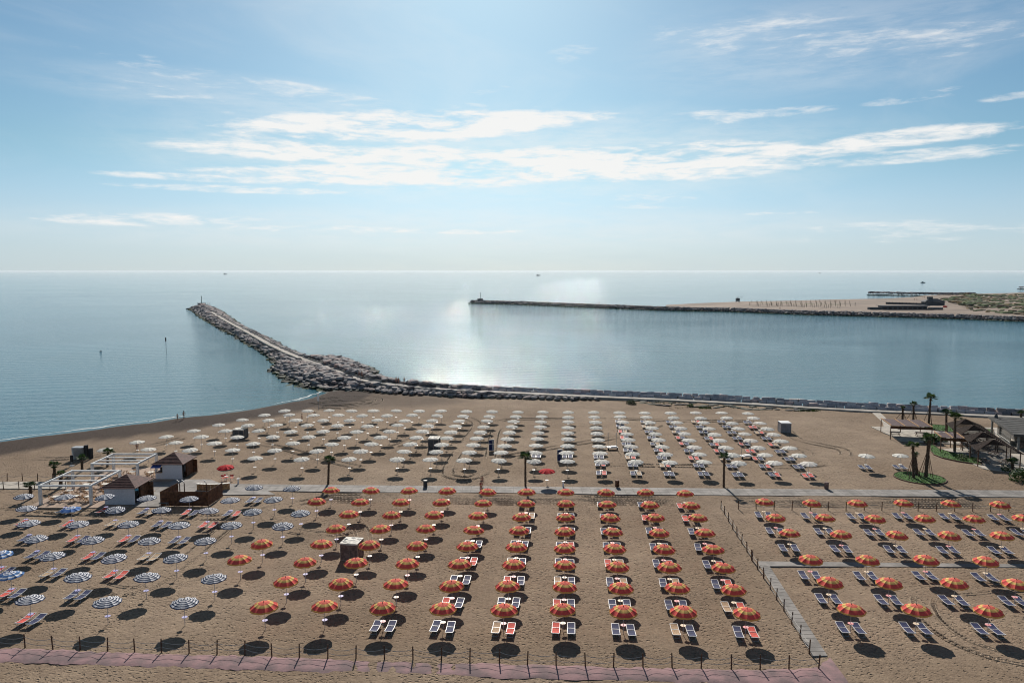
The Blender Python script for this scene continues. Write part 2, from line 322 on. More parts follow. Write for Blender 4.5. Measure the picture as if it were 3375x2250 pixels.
# ------------------------------------------------------------------ mesh helpers
class MB:
    def __init__(s): s.v = []; s.f = []; s.uv = []; s.m = []; s.cur = 0
    def add(s, vs, fs, uvs=None):
        o = len(s.v); s.v += [tuple(v) for v in vs]
        for k, f in enumerate(fs):
            s.f.append(tuple(o+i for i in f)); s.m.append(s.cur)
            s.uv.append(uvs[k] if uvs else [(0,0)]*len(f))
    def box(s, c, d, rz=0., tx=None):
        hx, hy, hz = d[0]/2, d[1]/2, d[2]/2; cs, sn = math.cos(rz), math.sin(rz)
        vs = []
        for z in (-hz, hz):
            for x, y in ((-hx,-hy),(hx,-hy),(hx,hy),(-hx,hy)):
                vs.append((c[0]+x*cs-y*sn, c[1]+x*sn+y*cs, c[2]+z))
        s.add(vs, [(3,2,1,0),(4,5,6,7),(0,1,5,4),(1,2,6,5),(2,3,7,6),(3,0,4,7)])
    def bar(s, a, b, r, n=6, r2=None):
        a = Vector(a); b = Vector(b); d = (b-a)
        if d.length < 1e-6: return
        q = d.to_track_quat('Z','Y'); r2 = r if r2 is None else r2; vs = []
        for p, rr in ((a, r), (b, r2)):
            for k in range(n):
                t = 2*math.pi*k/n; vs.append(p + q @ Vector((math.cos(t)*rr, math.sin(t)*rr, 0)))
        fs = [(k, (k+1)%n, n+(k+1)%n, n+k) for k in range(n)] + [tuple(range(n-1,-1,-1)), tuple(range(n, 2*n))]
        s.add(vs, fs)
    def beam(s, a, b, w_, h_):          # rectangular beam between two points
        a = Vector(a); b = Vector(b); d = (b-a); q = d.normalized()
        side = q.cross(Vector((0,0,1)))
        if side.length < .01: side = Vector((1,0,0))
        side.normalize(); up = side.cross(q)
        vs = []
        for p in (a, b):
            for x, y in ((-1,-1),(1,-1),(1,1),(-1,1)): vs.append(p + side*(x*w_/2) + up*(y*h_/2))
        s.add(vs, [(3,2,1,0),(4,5,6,7),(0,1,5,4),(1,2,6,5),(2,3,7,6),(3,0,4,7)])
    def tube(s, pts, r, n=5):
        for a, b in zip(pts[:-1], pts[1:]): s.bar(a, b, r, n)
    def lathe(s, prof, n=12, c=(0,0,0)):
        vs = []
        for r, z in prof:
            for k in range(n):
                t = 2*math.pi*k/n; vs.append((c[0]+r*math.cos(t), c[1]+r*math.sin(t), c[2]+z))
        fs = []
        for i in range(len(prof)-1):
            for k in range(n): fs.append((i*n+k, i*n+(k+1)%n, (i+1)*n+(k+1)%n, (i+1)*n+k))
        fs.append(tuple(range(n-1,-1,-1))); fs.append(tuple((len(prof)-1)*n+k for k in range(n)))
        s.add(vs, fs)
    def prism(s, poly, z0, z1):
        n = len(poly)
        ar = sum(poly[i][0]*poly[(i+1)%n][1]-poly[(i+1)%n][0]*poly[i][1] for i in range(n))
        if ar < 0: poly = poly[::-1]
        vs = [(x, y, z0) for x, y in poly] + [(x, y, z1) for x, y in poly]
        s.add(vs, [tuple(range(n-1,-1,-1)), tuple(range(n, 2*n))] + [(i, (i+1)%n, n+(i+1)%n, n+i) for i in range(n)])
    def mesh(s, name, mats, smooth=False):
        me = bpy.data.meshes.new(name); me.from_pydata(s.v, [], s.f)
        for m_ in (mats if isinstance(mats, (list, tuple)) else [mats]): me.materials.append(m_)
        if any(s.m): me.polygons.foreach_set('material_index', s.m)
        uvl = me.uv_layers.new(name='UVMap')
        flat = [c for u in s.uv for p in u for c in p]; uvl.data.foreach_set('uv', flat)
        if smooth: me.polygons.foreach_set('use_smooth', [True]*len(me.polygons))
        me.update(); return me
def link(name, me, parent=None, loc=(0,0,0), rz=0.):
    o = bpy.data.objects.new(name, me); COL.objects.link(o); o.location = loc
    if rz: o.rotation_euler = (0,0,rz)
    if parent: o.parent = parent
    return o
def tag(o, label, cat, group=None):
    o['label'] = label; o['category'] = cat
    if group: o['group'] = group
    return o
def struct(o): o['kind'] = 'structure'; return o
def thing(name, label, cat, loc=(0,0,0), rz=0., group=None):
    o = link(name, None, None, loc, rz); return tag(o, label, cat, group)
def copy_tree(o, parent=None):
    c = o.copy(); COL.objects.link(c); c.parent = parent
    for ch in list(o.children): copy_tree(ch, c)
    return c
ORD = 'first second third fourth fifth sixth seventh eighth ninth tenth eleventh twelfth thirteenth fourteenth fifteenth sixteenth seventeenth eighteenth nineteenth twentieth twenty-first twenty-second'.split()

# ------------------------------------------------------------------ ground
SEA = -0.5
shore_px = [A_(0,445),A_(350,392),A_(560,370),A_(900,330),A_(1150,292),A_(1450,262),A_(1700,217),A_(2000,192),A_(2352,145),
            B_(900,90),B_(1200,32),(971,1319),(1013,1309),(1051,1296.5),(1074,1287)]
shore = [at(x, y, SEA) for x, y in shore_px]
d0 = Vector(shore[0])-Vector(shore[2])
shore = [tuple(Vector(shore[0])+d0.normalized()*400)] + [tuple(Vector(shore[0])+d0.normalized()*60)] + shore
# walkway along the breakwater (pixel, height)
path_px = [(696,1026.5,2.4),(754,1060.5,2.4),(822,1096,2.3),(890,1134,2.3),(948,1161,2.2),(1026,1192,2.1),(1060,1202,2.0),(1128,1229,1.9),(1183,1249,1.8),
           (1247,1259.5,1.7),(1350,1271.5,1.5),(1500,1283,1.3),(1650,1291,1.1),(1850,1300,.8),(2000,1307,.6),(2238,1317,.35),(2476,1329,.3),(2680,1342,.3),(2868,1352,.3),(3119,1361,.3),(3375,1374,.3)]
path = [Vector((*at(x, y, z), z)) for x, y, z in path_px]
dd = (path[-1]-path[-3]); dd.z = 0; path.append(path[-1]+dd.normalized()*160)
def offset_line(pts, off):
    res = []
    for i, p in enumerate(pts):
        a = pts[max(0, i-1)]; b = pts[min(len(pts)-1, i+1)]; d = Vector((b[0]-a[0], b[1]-a[1])).normalized()
        res.append(Vector((p[0]-d.y*off, p[1]+d.x*off)))
    return res
canal = [tuple(p) for p in offset_line(path, 3.2)][8:]
land = shore + [tuple(at(1120,1270,0))] + canal + [(600, canal[-1][1]-40), (600,-400), (-600,-400)]
def seg_dist(P, poly, closed=True):
    P = np.asarray(P); best = np.full(len(P), 1e9); n = len(poly)
    for i in range(n if closed else n-1):
        a = np.array(poly[i][:2]); b = np.array(poly[(i+1)%n][:2]); ab = b-a; L = (ab*ab).sum()+1e-9
        t = np.clip(((P-a)@ab)/L, 0, 1); d = np.hypot(*(P-(a+t[:,None]*ab)).T); best = np.minimum(best, d)
    return best
def inside(P, poly):
    P = np.asarray(P); c = np.zeros(len(P), bool); n = len(poly)
    for i in range(n):
        x1, y1 = poly[i][:2]; x2, y2 = poly[(i+1)%n][:2]
        if y1 == y2: continue
        cond = ((y1 > P[:,1]) != (y2 > P[:,1])) & (P[:,0] < (x2-x1)*(P[:,1]-y1)/(y2-y1)+x1); c ^= cond
    return c
gx = np.concatenate([np.arange(-600,-140,20), np.arange(-140,150,.9), np.arange(150,620,20)])
gy = np.concatenate([np.arange(-400,40,20), np.arange(40,232,.9), np.arange(232,420,12)])
X, Y = np.meshgrid(gx, gy); P = np.stack([X.ravel(), Y.ravel()], 1)
sd = seg_dist(P, land); ins = inside(P, land); sd = np.where(ins, sd, -sd)
dshore = seg_dist(P, shore, False); dcan = seg_dist(P, canal, False)
ramp = np.clip((sd+4)/10., 0, 1); ramp = ramp*ramp*(3-2*ramp)
Zs = -1.25+1.25*ramp                      # beach slope meets the sea level about the shoreline
Zc = np.where(sd > .3, 0., -3.)
near_shore = dshore < dcan
Z = np.where(near_shore, Zs, Zc)
Z = np.where((sd < -8), -3., Z)
cs = lambda a, b, p: np.sin(P[:,0]*a+P[:,1]*b+p)
Z = Z+np.where(sd > 2, .035*cs(.31,.17,1)+.03*cs(-.13,.41,2)+.02*cs(.9,.55,.3), 0)
nxg = len(gx); idx = np.arange(len(P)).reshape(len(gy), nxg)
quads = np.stack([idx[:-1,:-1].ravel(), idx[:-1,1:].ravel(), idx[1:,1:].ravel(), idx[1:,:-1].ravel()], 1)
me = bpy.data.meshes.new('ground'); me.from_pydata(np.column_stack([P, Z]).tolist(), [], quads.tolist())
wobble = 1.2*np.sin(P[:,0]*.21)+.8*np.sin(P[:,0]*.53+1)+.5*np.sin(P[:,0]*1.7)
ss = lambda v, a, b: (lambda t: t*t*(3-2*t))(np.clip((v-a)/(b-a), 0, 1))
wetv = np.where(ins, 1-ss(dshore+wobble*.15, .6, 2.4), 1.)
till_w = np.where(P[:,0] > -44, 20, 14)
tillv = ss(dshore, .8, 2.2)*(1-ss(dshore+wobble, 13, 19+0*P[:,0]))*.95*ins
pit = np.array(at(1200,1318)); e = np.hypot((P[:,0]-pit[0])/30, (P[:,1]-pit[1])/13)
tillv = np.maximum(tillv, (1-ss(e, .55, 1.1))*.55*ins)
wetv = np.where(dcan < 6, 0, wetv)
for nm, val in (('wet', wetv), ('till', tillv)):
    at_ = me.attributes.new(nm, 'FLOAT', 'POINT'); at_.data.foreach_set('value', val.astype(np.float32))
me.polygons.foreach_set('use_smooth', [True]*len(me.polygons)); me.materials.append(SAND)
struct(link('beach_ground', me))
# sea: one sheet to the horizon, with the sea bed far below it
def big_sheet(name, z, m_, s=45000):
    b = MB(); b.add([(-s,-600,z),(s,-600,z),(s,s,z),(-s,s,z)], [(0,1,2,3)]); return struct(link(name, b.mesh(name, m_)))
big_sheet('sea', SEA, WATER)
M_bed = mat('sea_bed', (.06,.08,.07), .9); big_sheet('sea_bed', -3.4, M_bed)

# foam on the waterline
fb = MB(); L_ = []
for a, b in zip(shore[1:-1], shore[2:]):
    a = Vector(a); b = Vector(b); n = max(1, int((b-a).length/.7))
    for k in range(n): L_.append(a.lerp(b, k/n))
for i in range(len(L_)-1):
    a, b = L_[i], L_[i+1]; d = (b-a).normalized(); nrm = Vector((-d.y, d.x))
    wv = lambda k: .28*math.sin(k*.33)+.2*math.sin(k*.91+1)+.12*math.sin(k*2.3)
    t0 = max(0., .30+.34*math.sin(i*.07)+.25*math.sin(i*.31)); t1 = max(0., .30+.34*math.sin((i+1)*.07)+.25*math.sin((i+1)*.31))
    o0, o1 = wv(i)+.3, wv(i+1)+.3
    fb.add([(*(a+nrm*o0), SEA+.02),(*(b+nrm*o1), SEA+.02),(*(b+nrm*(o1+t1+.02)), SEA+.02),(*(a+nrm*(o0+t0+.02)), SEA+.02)], [(0,1,2,3)])
struct(link('shore_foam', fb.mesh('shore_foam', M_foam)))

# sheets laid on the sand
def strip(name, poly_px, z, m_, th=.1, zp=0.):
    b = MB(); b.prism([at(x, y, zp) for x, y in poly_px], z-th, z); return struct(link(name, b.mesh(name, m_)))
walk_near = [R2(-700,150),R2(0,150),R2(900,163),R3(0,165),R3(1000,180),R4(0,187),R4(1000,192),R4(2016,200),R4(3500,212)]
walk_far  = [R2(-700,86),R2(0,103),R2(900,112),R3(0,119),R3(1000,128),R4(0,138),R4(1000,144),R4(2016,150),R4(3500,160)]
wb = MB(); wn = [at(*p) for p in walk_near]; wf = [at(*p) for p in walk_far]
wb.prism(wn+wf[::-1], -.06, .09); struct(link('walkway', wb.mesh('walkway', M_conc)))
jb = MB()                                 # slab joints: grooves shown as thin dark fillets
def lerp_line(line, x):
    for a, b in zip(line[:-1], line[1:]):
        if a[0] <= x <= b[0]: return a[1]+(b[1]-a[1])*(x-a[0])/(b[0]-a[0])
    return line[-1][1]
x = wn[0][0]+1
while x < wn[-1][0]-1:
    y0 = lerp_line(wn, x)+.05; y1 = lerp_line(wf, x)-.05
    if y1 > y0: jb.box((x, (y0+y1)/2, .093), (.045, y1-y0, .008))
    x += 1.25
for fr in (.34, .67):
    pts = [(a[0], a[1]+(lerp_line(wf, a[0])-a[1])*fr, .093) for a in wn if a[0] > -60]
    for a, b in zip(pts[:-1], pts[1:]): jb.beam(a, b, .045, .008)
struct(link('walkway_joints', jb.mesh('walkway_joints', M_joint)))
strip('side_path', [R4(60,690),R4(135,705),R4(565,1370),R4(455,1370)], .07, M_conc, .12)
strip('branch_path', [R4(55,672),R4(2016,694),R4(3000,706),R4(3000,733),R4(2016,716),R4(60,708)], .066, M_conc, .12)
sj = MB()
for k in range(1, 26):
    f = k/26; f = f**1.25
    a = Vector((*at(*R4(60+395*f, 690+680*f)), .075)); b = Vector((*at(*R4(135+430*f, 705+665*f)), .075)); sj.beam(a, b, .05, .01)
a0 = at(*R4(60,690)); 
struct(link('side_path_joints', sj.mesh('side_path_joints', M_joint)))
# pink carpet, with ragged edges and wrinkles
cb = MB(); top_px = [(-60,2132),(83,2136),(230,2141),(440,2150),(640,2157),(800,2160),(1000,2167),(1250,2175),(1520,2183),(1800,2190),(2100,2198),(2300,2203),(2475,2206),(2690,2200),(2735,2166)]
bot_px = [(-60,2178),(83,2183),(230,2188),(440,2195),(640,2200),(800,2206),(1000,2212),(1250,2222),(1520,2230),(1800,2236),(2100,2243),(2300,2250),(2475,2256),(2690,2262),(2805,2262)]
N = 12; rows = []
dense_t, dense_b = [], []
for i in range(len(top_px)-1):
    for k in range(N):
        f = k/N; dense_t.append((top_px[i][0]*(1-f)+top_px[i+1][0]*f, top_px[i][1]*(1-f)+top_px[i+1][1]*f)); dense_b.append((bot_px[i][0]*(1-f)+bot_px[i+1][0]*f, bot_px[i][1]*(1-f)+bot_px[i+1][1]*f))
dense_t.append(top_px[-1]); dense_b.append(bot_px[-1])
nr = 7
for i, (t_, b_) in enumerate(zip(dense_t, dense_b)):
    ta = Vector(at(*t_)); ba = Vector(at(*b_)); jt = .07*math.sin(i*.9)+.06*math.sin(i*2.3+1); jb_ = .09*math.sin(i*.7+2)+.07*math.sin(i*1.9)
    for k in range(nr):
        f = k/(nr-1); p = ta.lerp(ba, f); z = .045+.018*math.sin(i*.8+f*3)*math.sin(f*5+i*.23)+.02*math.sin(i*2.1)
        rows.append((p.x, p.y+(jt if k == 0 else jb_ if k == nr-1 else 0), z-.05 if k in (0, nr-1) else z+.02))
nn_ = len(dense_t)
cb.add(rows, [(i*nr+k, i*nr+k+1, (i+1)*nr+k+1, (i+1)*nr+k) for i in range(nn_-1) for k in range(nr-1)])
tag(link('carpet', cb.mesh('carpet', M_carpet, True)), 'long faded pink carpet strip lying along the front rope fence', 'carpet')
# terrace slabs round the kiosks
def poly_w(name, pts, z, m_): b = MB(); b.prism(pts, -.1, z); return struct(link(name, b.mesh(name, m_)))
poly_w('kiosk_terrace', [(-52.0,98.6),(-52.0,112),(-46.5,112),(-42,108.2),(-36,106.4),(-34,104.2),(-48,104),(-48.2,98.8)], .095, M_conc)
poly_w('table_terrace', [(-66,98.2),(-52.1,98.2),(-52.1,119),(-65,119)], .085, mat('terracotta_terrace', (.34,.25,.19), .9, .12, .6))
strip('left_path', [(-200,1588),(220,1588),(220,1611),(-200,1611)], .08, M_concl)

# tyre tracks: two treaded ruts pressed as small ridges into the sand
M_track = mat('tracked_sand', (.29,.215,.147), .95, .22, 1.5, .02, 12)
def tyre_track(pts_px, gauge=1.7, w_=.34, tread=.42, ridge=.04):
    P_ = [Vector(at(*p)) for p in pts_px]
    # Catmull-Rom
    C_r = []
    for i in range(len(P_)-1):
        p0 = P_[max(0,i-1)]; p1 = P_[i]; p2 = P_[i+1]; p3 = P_[min(len(P_)-1,i+2)]
        n = max(2, int((p2-p1).length/tread))
        for k in range(n):
            t = k/n; C_r.append(.5*((2*p1)+(p2-p0)*t+(2*p0-5*p1+4*p2-p3)*t*t+(3*p1-p0-3*p2+p3)*t**3))
    b = MB()
    for i in range(len(C_r)-1):
        a, c = C_r[i], C_r[i+1]
        if (c-a).length < 1e-4: continue
        d = (c-a).normalized(); nr_ = Vector((-d.y, d.x))
        if random.random() < .06: continue
        for s in (-1, 1):
            o = nr_*(s*gauge/2); e_ = nr_*(w_/2)
            jt = random.uniform(.7, 1.2)*ridge
            def V(p, z): return (p.x, p.y, z)
            q0, q1 = a+o-e_*1.25, a+o+e_*1.25; r0, r1 = c+o-e_*1.25, c+o+e_*1.25
            for (u0, u1) in ((q0, r0), (q1, r1)):      # side berms
                wd = nr_*.10
                b.add([V(u0-wd, -.01), V(u0, .012+jt), V(u0+wd, -.01), V(u1-wd, -.01), V(u1, .012+jt), V(u1+wd, -.01)], [(0,3,4,1),(1,4,5,2)])
            mid = a.lerp(c, .3)+o; mid2 = a.lerp(c, .75)+o   # cleat
            b.add([V(mid-e_, .0), V(mid+e_, .0), V(mid2-e_, .0), V(mid2+e_, .0), V(mid.lerp(mid2,.5)-e_, .012+jt*.8), V(mid.lerp(mid2,.5)+e_, .012+jt*.8)], [(0,1,5,4),(4,5,3,2)])
    return struct(link('tyre_tracks', b.mesh('tyre_tracks', M_track)))
for k, (ya, yb) in enumerate([(196,196),(214,213),(228,228)]):
    tyre_track([R2(600,ya-9),R2(900,ya-6),R2(1700,ya+2),R3(900,ya+8),R3(2000,ya+18),R4(900,ya+26),R4(2016,yb+32),R4(2600,yb+38)], ridge=.026)
tyre_track([R1(-50,262),R1(900,330),R1(1500,345),R1(1850,330),R2(200,280),R2(700,190)])
tyre_track([R1(690,840),R1(900,890),R1(1100,850),R1(1400,640),R1(1560,500),R1(1750,350),R2(150,260)])
tyre_track([R2(370,440),R2(560,470),R2(800,440),R2(860,420),R2(890,500),R2(870,600)])
tyre_track([R4(3000,830),R4(2016,855),R4(1600,885),R4(1350,905),R4(1270,960),R4(1330,1090),R4(1500,1230),R4(1750,1340),R4(2016,1400),R4(2600,1500)])
tyre_track([C_(0,500),C_(150,440),C_(300,380)])
tyre_track([C_(1150,235),C_(1000,330),C_(960,420),C_(930,600),C_(900,720),C_(760,800),C_(600,800),C_(520,760),C_(560,640),C_(700,440),C_(790,320),C_(780,260),C_(700,220)])
tyre_track([C_(600,740),C_(1000,620),C_(1500,520),C_(2050,430),C_(2350,380),D_(500,290)], ridge=.036)
tyre_track([C_(900,280),C_(1150,240),C_(1700,232),C_(2350,240),D_(700,255),D_(1400,260),D_(1700,320),D_(1850,430),D_(2100,490),D_(2280,530),D_(2300,600),D_(2100,670),D_(1700,700),D_(900,690),D_(0,680)], ridge=.036)
tyre_track([D_(1600,500),D_(1850,520),D_(1950,560),D_(1920,610)], ridge=.036)
tyre_track([B_(600,450),B_(1000,520),B_(1300,610),B_(1700,700),B_(1950,770),B_(1980,820)], ridge=.036)
tyre_track([B_(0,420),B_(-600,560),B_(-1200,620),B_(-1750,600)], ridge=.036)
tyre_track([B_(1330,40),B_(1700,20),B_(1900,40),B_(1850,90),B_(1600,130),B_(1300,140)], ridge=.05)
tyre_track([B_(1250,90),B_(1500,60),B_(1750,55),B_(1800,75),B_(1600,100),B_(1350,110)], ridge=.05)

# ------------------------------------------------------------------ breakwater
# mound outline in pixels at the waterline
left_px = [J_(1480,998),J_(1300,972),J_(1180,932),J_(1080,882),J_(1000,822),J_(945,796),J_(1030,745),J_(990,700),J_(940,650),J_(820,570),J_(750,535),J_(620,455),J_(500,395),J_(400,335),J_(300,270),J_(230,215),J_(195,197)]
right_px = [J_(300,165),J_(420,160),J_(500,190),J_(590,258),J_(700,328),J_(830,392),J_(1000,463),J_(1160,548),J_(1270,598),J_(1440,658),J_(1600,660),J_(1740,662),J_(1900,692),J_(2025,748),J_(1975,800),J_(2100,832),J_(2352,882)]
mleft = [Vector(at(*p, SEA)) for p in left_px]
mright = []
for p in right_px:
    q = Vector(at(*p, 1.9)); q += Vector((1.2, 2.5)); mright.append(q)
mound = mleft+mright
mound += [Vector((p.x, p.y)) for p in offset_line(path, 5.)[11:13]] + [Vector((p.x, p.y)) for p in offset_line(path, -5.)[9:13]][::-1] + [Vector(at(1250,1305))]
def clip_grid(poly, step):
    xs = [p[0] for p in poly]; ys = [p[1] for p in poly]
    gx_, gy_ = np.meshgrid(np.arange(min(xs)-step, max(xs)+step*2, step), np.arange(min(ys)-step, max(ys)+step*2, step))
    return gx_, gy_
path2 = [(p.x, p.y) for p in path]
def mound_height(Pm):
    d = seg_dist(Pm, mound); i_ = inside(Pm, mound); dp = seg_dist(Pm, path2, False)
    side = np.zeros(len(Pm)); best = np.full(len(Pm), 1e9)
    for a, b in zip(path2[:-1], path2[1:]):
        a = np.array(a); b = np.array(b); ab = b-a; t = np.clip(((Pm-a)@ab)/(ab@ab), 0, 1); q = Pm-(a+t[:,None]*ab); dq = np.hypot(q[:,0], q[:,1])
        cr_ = ab[0]*q[:,1]-ab[1]*q[:,0]; up_ = dq < best; side = np.where(up_, cr_, side); best = np.minimum(best, dq)
    seaward = side > 0
    crest = np.where(seaward, 2.7, 2.0)
    fr = SEA-.5+(crest+.5-SEA)*d/(d+np.maximum(dp-1.3, 0)+.01)
    h_ = np.maximum(fr, SEA-.6+d*.45); h_ = np.minimum(h_, np.where(seaward, 2.8, 2.2)); h_ = np.where(i_, h_, SEA-.6-d*.6)
    h_ = np.where((dp < 1.5) & (h_ > 1.2), np.minimum(h_, 1.3), h_)
    return h_, d, i_, dp
gx_, gy_ = clip_grid([tuple(p) for p in mound], 2.0); Pm = np.stack([gx_.ravel(), gy_.ravel()], 1)
hm, dm, im, dpm = mound_height(Pm)
ok = (hm > SEA-2.5)
idm = np.arange(len(Pm)).reshape(gx_.shape); q = np.stack([idm[:-1,:-1].ravel(), idm[:-1,1:].ravel(), idm[1:,1:].ravel(), idm[1:,:-1].ravel()], 1)
q = q[ok[q].all(1)]; use = np.unique(q); remap = np.full(len(Pm), -1); remap[use] = np.arange(len(use))
me = bpy.data.meshes.new('breakwater_core'); me.from_pydata(np.column_stack([Pm[use], hm[use]-.35]).tolist(), [], remap[q].tolist()); me.materials.append(mat('rubble_core', (.10,.09,.09), .95, .3, .6, .1, 2))
struct(link('breakwater_core', me))
# walkway on the breakwater
pb = MB(); widths = [1.1]*8+[1.3]*3+[1.3]*11
pl = offset_line(path, 1.25); pr = offset_line(path, -1.25)
for i in range(len(path)-1):
    z0, z1 = path[i].z, path[i+1].z
    vs = [(*pr[i], z0), (*pr[i+1], z1), (*pl[i+1], z1), (*pl[i], z0)]
    vs2 = [(x_, y_, z_-.9) for x_, y_, z_ in vs]
    pb.add(vs+vs2, [(0,1,2,3),(0,4,5,1),(3,2,6,7)])
# parapet kerb on the channel side
pk = offset_line(path, 1.35)
for i in range(9): pb.beam((*pk[i], path[i].z+.12), (*pk[i+1], path[i+1].z+.12), .2, .5)
struct(link('breakwater_path', pb.mesh('breakwater_path', M_jpath)))
tri = [J_(1400,705),J_(1500,700),J_(1525,712),J_(1500,740),J_(1440,725)]
tb = MB(); tb.prism([at(*p, 2.05) for p in tri], 1.2, 2.12); struct(link('breakwater_landing', tb.mesh('breakwater_landing', M_jpath)))

def rock_shape(seed, flat=.6, blocky=.5):
    r_ = random.Random(seed); bm = bmesh.new(); bmesh.ops.create_icosphere(bm, subdivisions=2, radius=1)
    planes = [(Vector((r_.uniform(-1,1), r_.uniform(-1,1), r_.uniform(-.6,1))).normalized(), r_.uniform(.55,.82)) for _ in range(9)]
    planes += [(Vector((0,0,1)), .72), (Vector((1,.1,0)).normalized(), .8), (Vector((-1,.1,0)).normalized(), .8), (Vector((.1,-1,0)).normalized(), .75)]
    for v in bm.verts:
        for n_, d_ in planes:
            k = v.co.dot(n_)
            if k > d_: v.co -= n_*(k-d_)
        v.co += Vector((r_.uniform(-.04,.04), r_.uniform(-.04,.04), r_.uniform(-.04,.04)))
        v.co.z *= flat
    bm.verts.index_update()
    vs = [v.co.copy() for v in bm.verts]; fs = [tuple(v.index for v in f.verts) for f in bm.faces]; bm.free(); return vs, fs
def rock_low(seed, flat=.6):
    r_ = random.Random(seed); bm = bmesh.new(); bmesh.ops.create_icosphere(bm, subdivisions=1, radius=1)
    for v in bm.verts:
        v.co = Vector((max(-.78,min(.78,v.co.x)), max(-.78,min(.78,v.co.y)), max(-.7,min(.7,v.co.z))))
        v.co *= r_.uniform(.85,1.15); v.co.z *= flat
    bm.verts.index_update(); vs = [v.co.copy() for v in bm.verts]; fs = [tuple(v.index for v in f.verts) for f in bm.faces]; bm.free(); return vs, fs
def block_shape(seed):
    r_ = random.Random(seed); bm = bmesh.new(); bmesh.ops.create_cube(bm, size=2)
    for v in bm.verts:
        v.co.x *= r_.uniform(.8,1.0); v.co.y *= r_.uniform(.8,1.); v.co.z *= r_.uniform(.72,1.)
        if v.co.z > 0 and v.co.y < 0: v.co.y += r_.uniform(.45,.95)
        v.co += Vector((r_.uniform(-.12,.12), r_.uniform(-.1,.1), r_.uniform(-.1,.1)))
    bmesh.ops.bevel(bm, geom=list(bm.edges), offset=.2, segments=2, affect='EDGES', profile=.6)
    bmesh.ops.triangulate(bm, faces=bm.faces[:])
    for v in bm.verts: v.co += Vector((r_.uniform(-.035,.035), r_.uniform(-.035,.035), r_.uniform(-.035,.035)))
    bm.verts.index_update(); vs = [v.co.copy() for v in bm.verts]; fs = [tuple(v.index for v in f.verts) for f in bm.faces]; bm.free(); return vs, fs
rocks_hi = [rock_shape(s, .62) for s in range(8)]; blocks = [block_shape(s) for s in range(20, 27)]; rocks_lo = [rock_low(s+50) for s in range(8)]
rock_me = []
for vs, fs in rocks_hi:
    b = MB(); b.add(vs, fs); rock_me.append(b.mesh('boulder', STONE))
block_me = []
for vs, fs in blocks:
    b = MB(); b.add(vs, fs); block_me.append(b.mesh('stone_block', STONE_W))
cands = []   # (priority, x, y, z, sx, sy, sz, rx, ry, rz, zone)
# mound scatter
minx, maxx = Pm[:,0].min(), Pm[:,0].max(); miny, maxy = Pm[:,1].min(), Pm[:,1].max()
pts = []; yy = miny
while yy < maxy:
    st = 1.7 if yy < 330 else (2.0 if yy < 480 else 2.6); xx = minx
    while xx < maxx: pts.append((xx+random.uniform(-.45,.45)*st, yy+random.uniform(-.45,.45)*st, st)); xx += st
    yy += st*.9
pa = np.array(pts); hh_, dd_, ii_, dp_ = mound_height(pa[:,:2])
for k in range(len(pa)):
    if not (ii_[k] or dd_[k] < .8): continue
    if dp_[k] < 1.75 : continue
    if inside(np.array([pa[k,:2]]), [at(*p, 2.05) for p in tri])[0]: continue
    s = pa[k,2]*random.choice([random.uniform(.42,.7), random.uniform(.6,.9), random.uniform(.75,1.1)])
    cands.append((math.hypot(pa[k,0], pa[k,1])-s*12, pa[k,0], pa[k,1], hh_[k]-.05, s*random.uniform(.9,1.25), s*random.uniform(.7,1.0), s*random.uniform(.6,.95), random.uniform(-.35,.35), random.uniform(-.35,.35), random.uniform(0,6.28), 'mound'))
# channel side wall of large blocks
def nth(n): return f"{n}{'th' if 10 <= n % 100 <= 20 else {1:'st',2:'nd',3:'rd'}.get(n % 10, 'th')}"
def along(line, i0, step, f):
    out = []; carry = 0.
    for a, b in zip(line[i0:-1], line[i0+1:]):
        L = (Vector(b[:2])-Vector(a[:2])).length; t = carry
        while t < L: out.append((Vector(a).lerp(Vector(b), t/L), (Vector(b)-Vector(a)).normalized())); t += step*random.uniform(.85,1.15)
        carry = t-L
    return out
for off, dz, sc_, st in ((2.0,.25,.96,1.85),(3.0,.88,.9,1.8),(4.3,.2,1.0,2.3)):
    for p, d in along(path, 10, st, 0):
        nrm = Vector((-d.y, d.x)); q_ = Vector((p.x, p.y))+nrm.xy*(off+random.uniform(-.15,.15))
        s = 1.42*sc_*random.uniform(.85,1.12)
        cands.append((math.hypot(q_.x, q_.y)-30, q_.x, q_.y, p.z*.6+dz+random.uniform(-.08,.1), s*random.uniform(.68,.86), s*.58, s*random.uniform(.40,.46), -random.uniform(.05,.3), random.uniform(-.08,.08), math.atan2(d.y,d.x)+random.uniform(-.12,.12), ('wall', off)))
# beach side boulders in front of the path where it leaves the breakwater
for off, st in ((-2.1,1.7),(-3.6,1.8),(-5.0,2.0)):
    for p, d in along(path, 9, st, 0):
        px_ = 1687.5+FPX*p.x/p.y
        if px_ > (1990 if off > -3 else 1900 if off > -4 else 1420) : continue
        nrm = Vector((-d.y, d.x)); q_ = Vector((p.x, p.y))+nrm.xy*(off+random.uniform(-.3,.3)); s = random.uniform(.75,1.35)
        cands.append((math.hypot(q_.x, q_.y)-30, q_.x, q_.y, .35+max(0, .5*(p.z-.6)*(1 if off > -3 else .3)), s, s*.8, s*.8, random.uniform(-.3,.3), random.uniform(-.2,.2), random.uniform(0,6.28), ('beachside', off)))
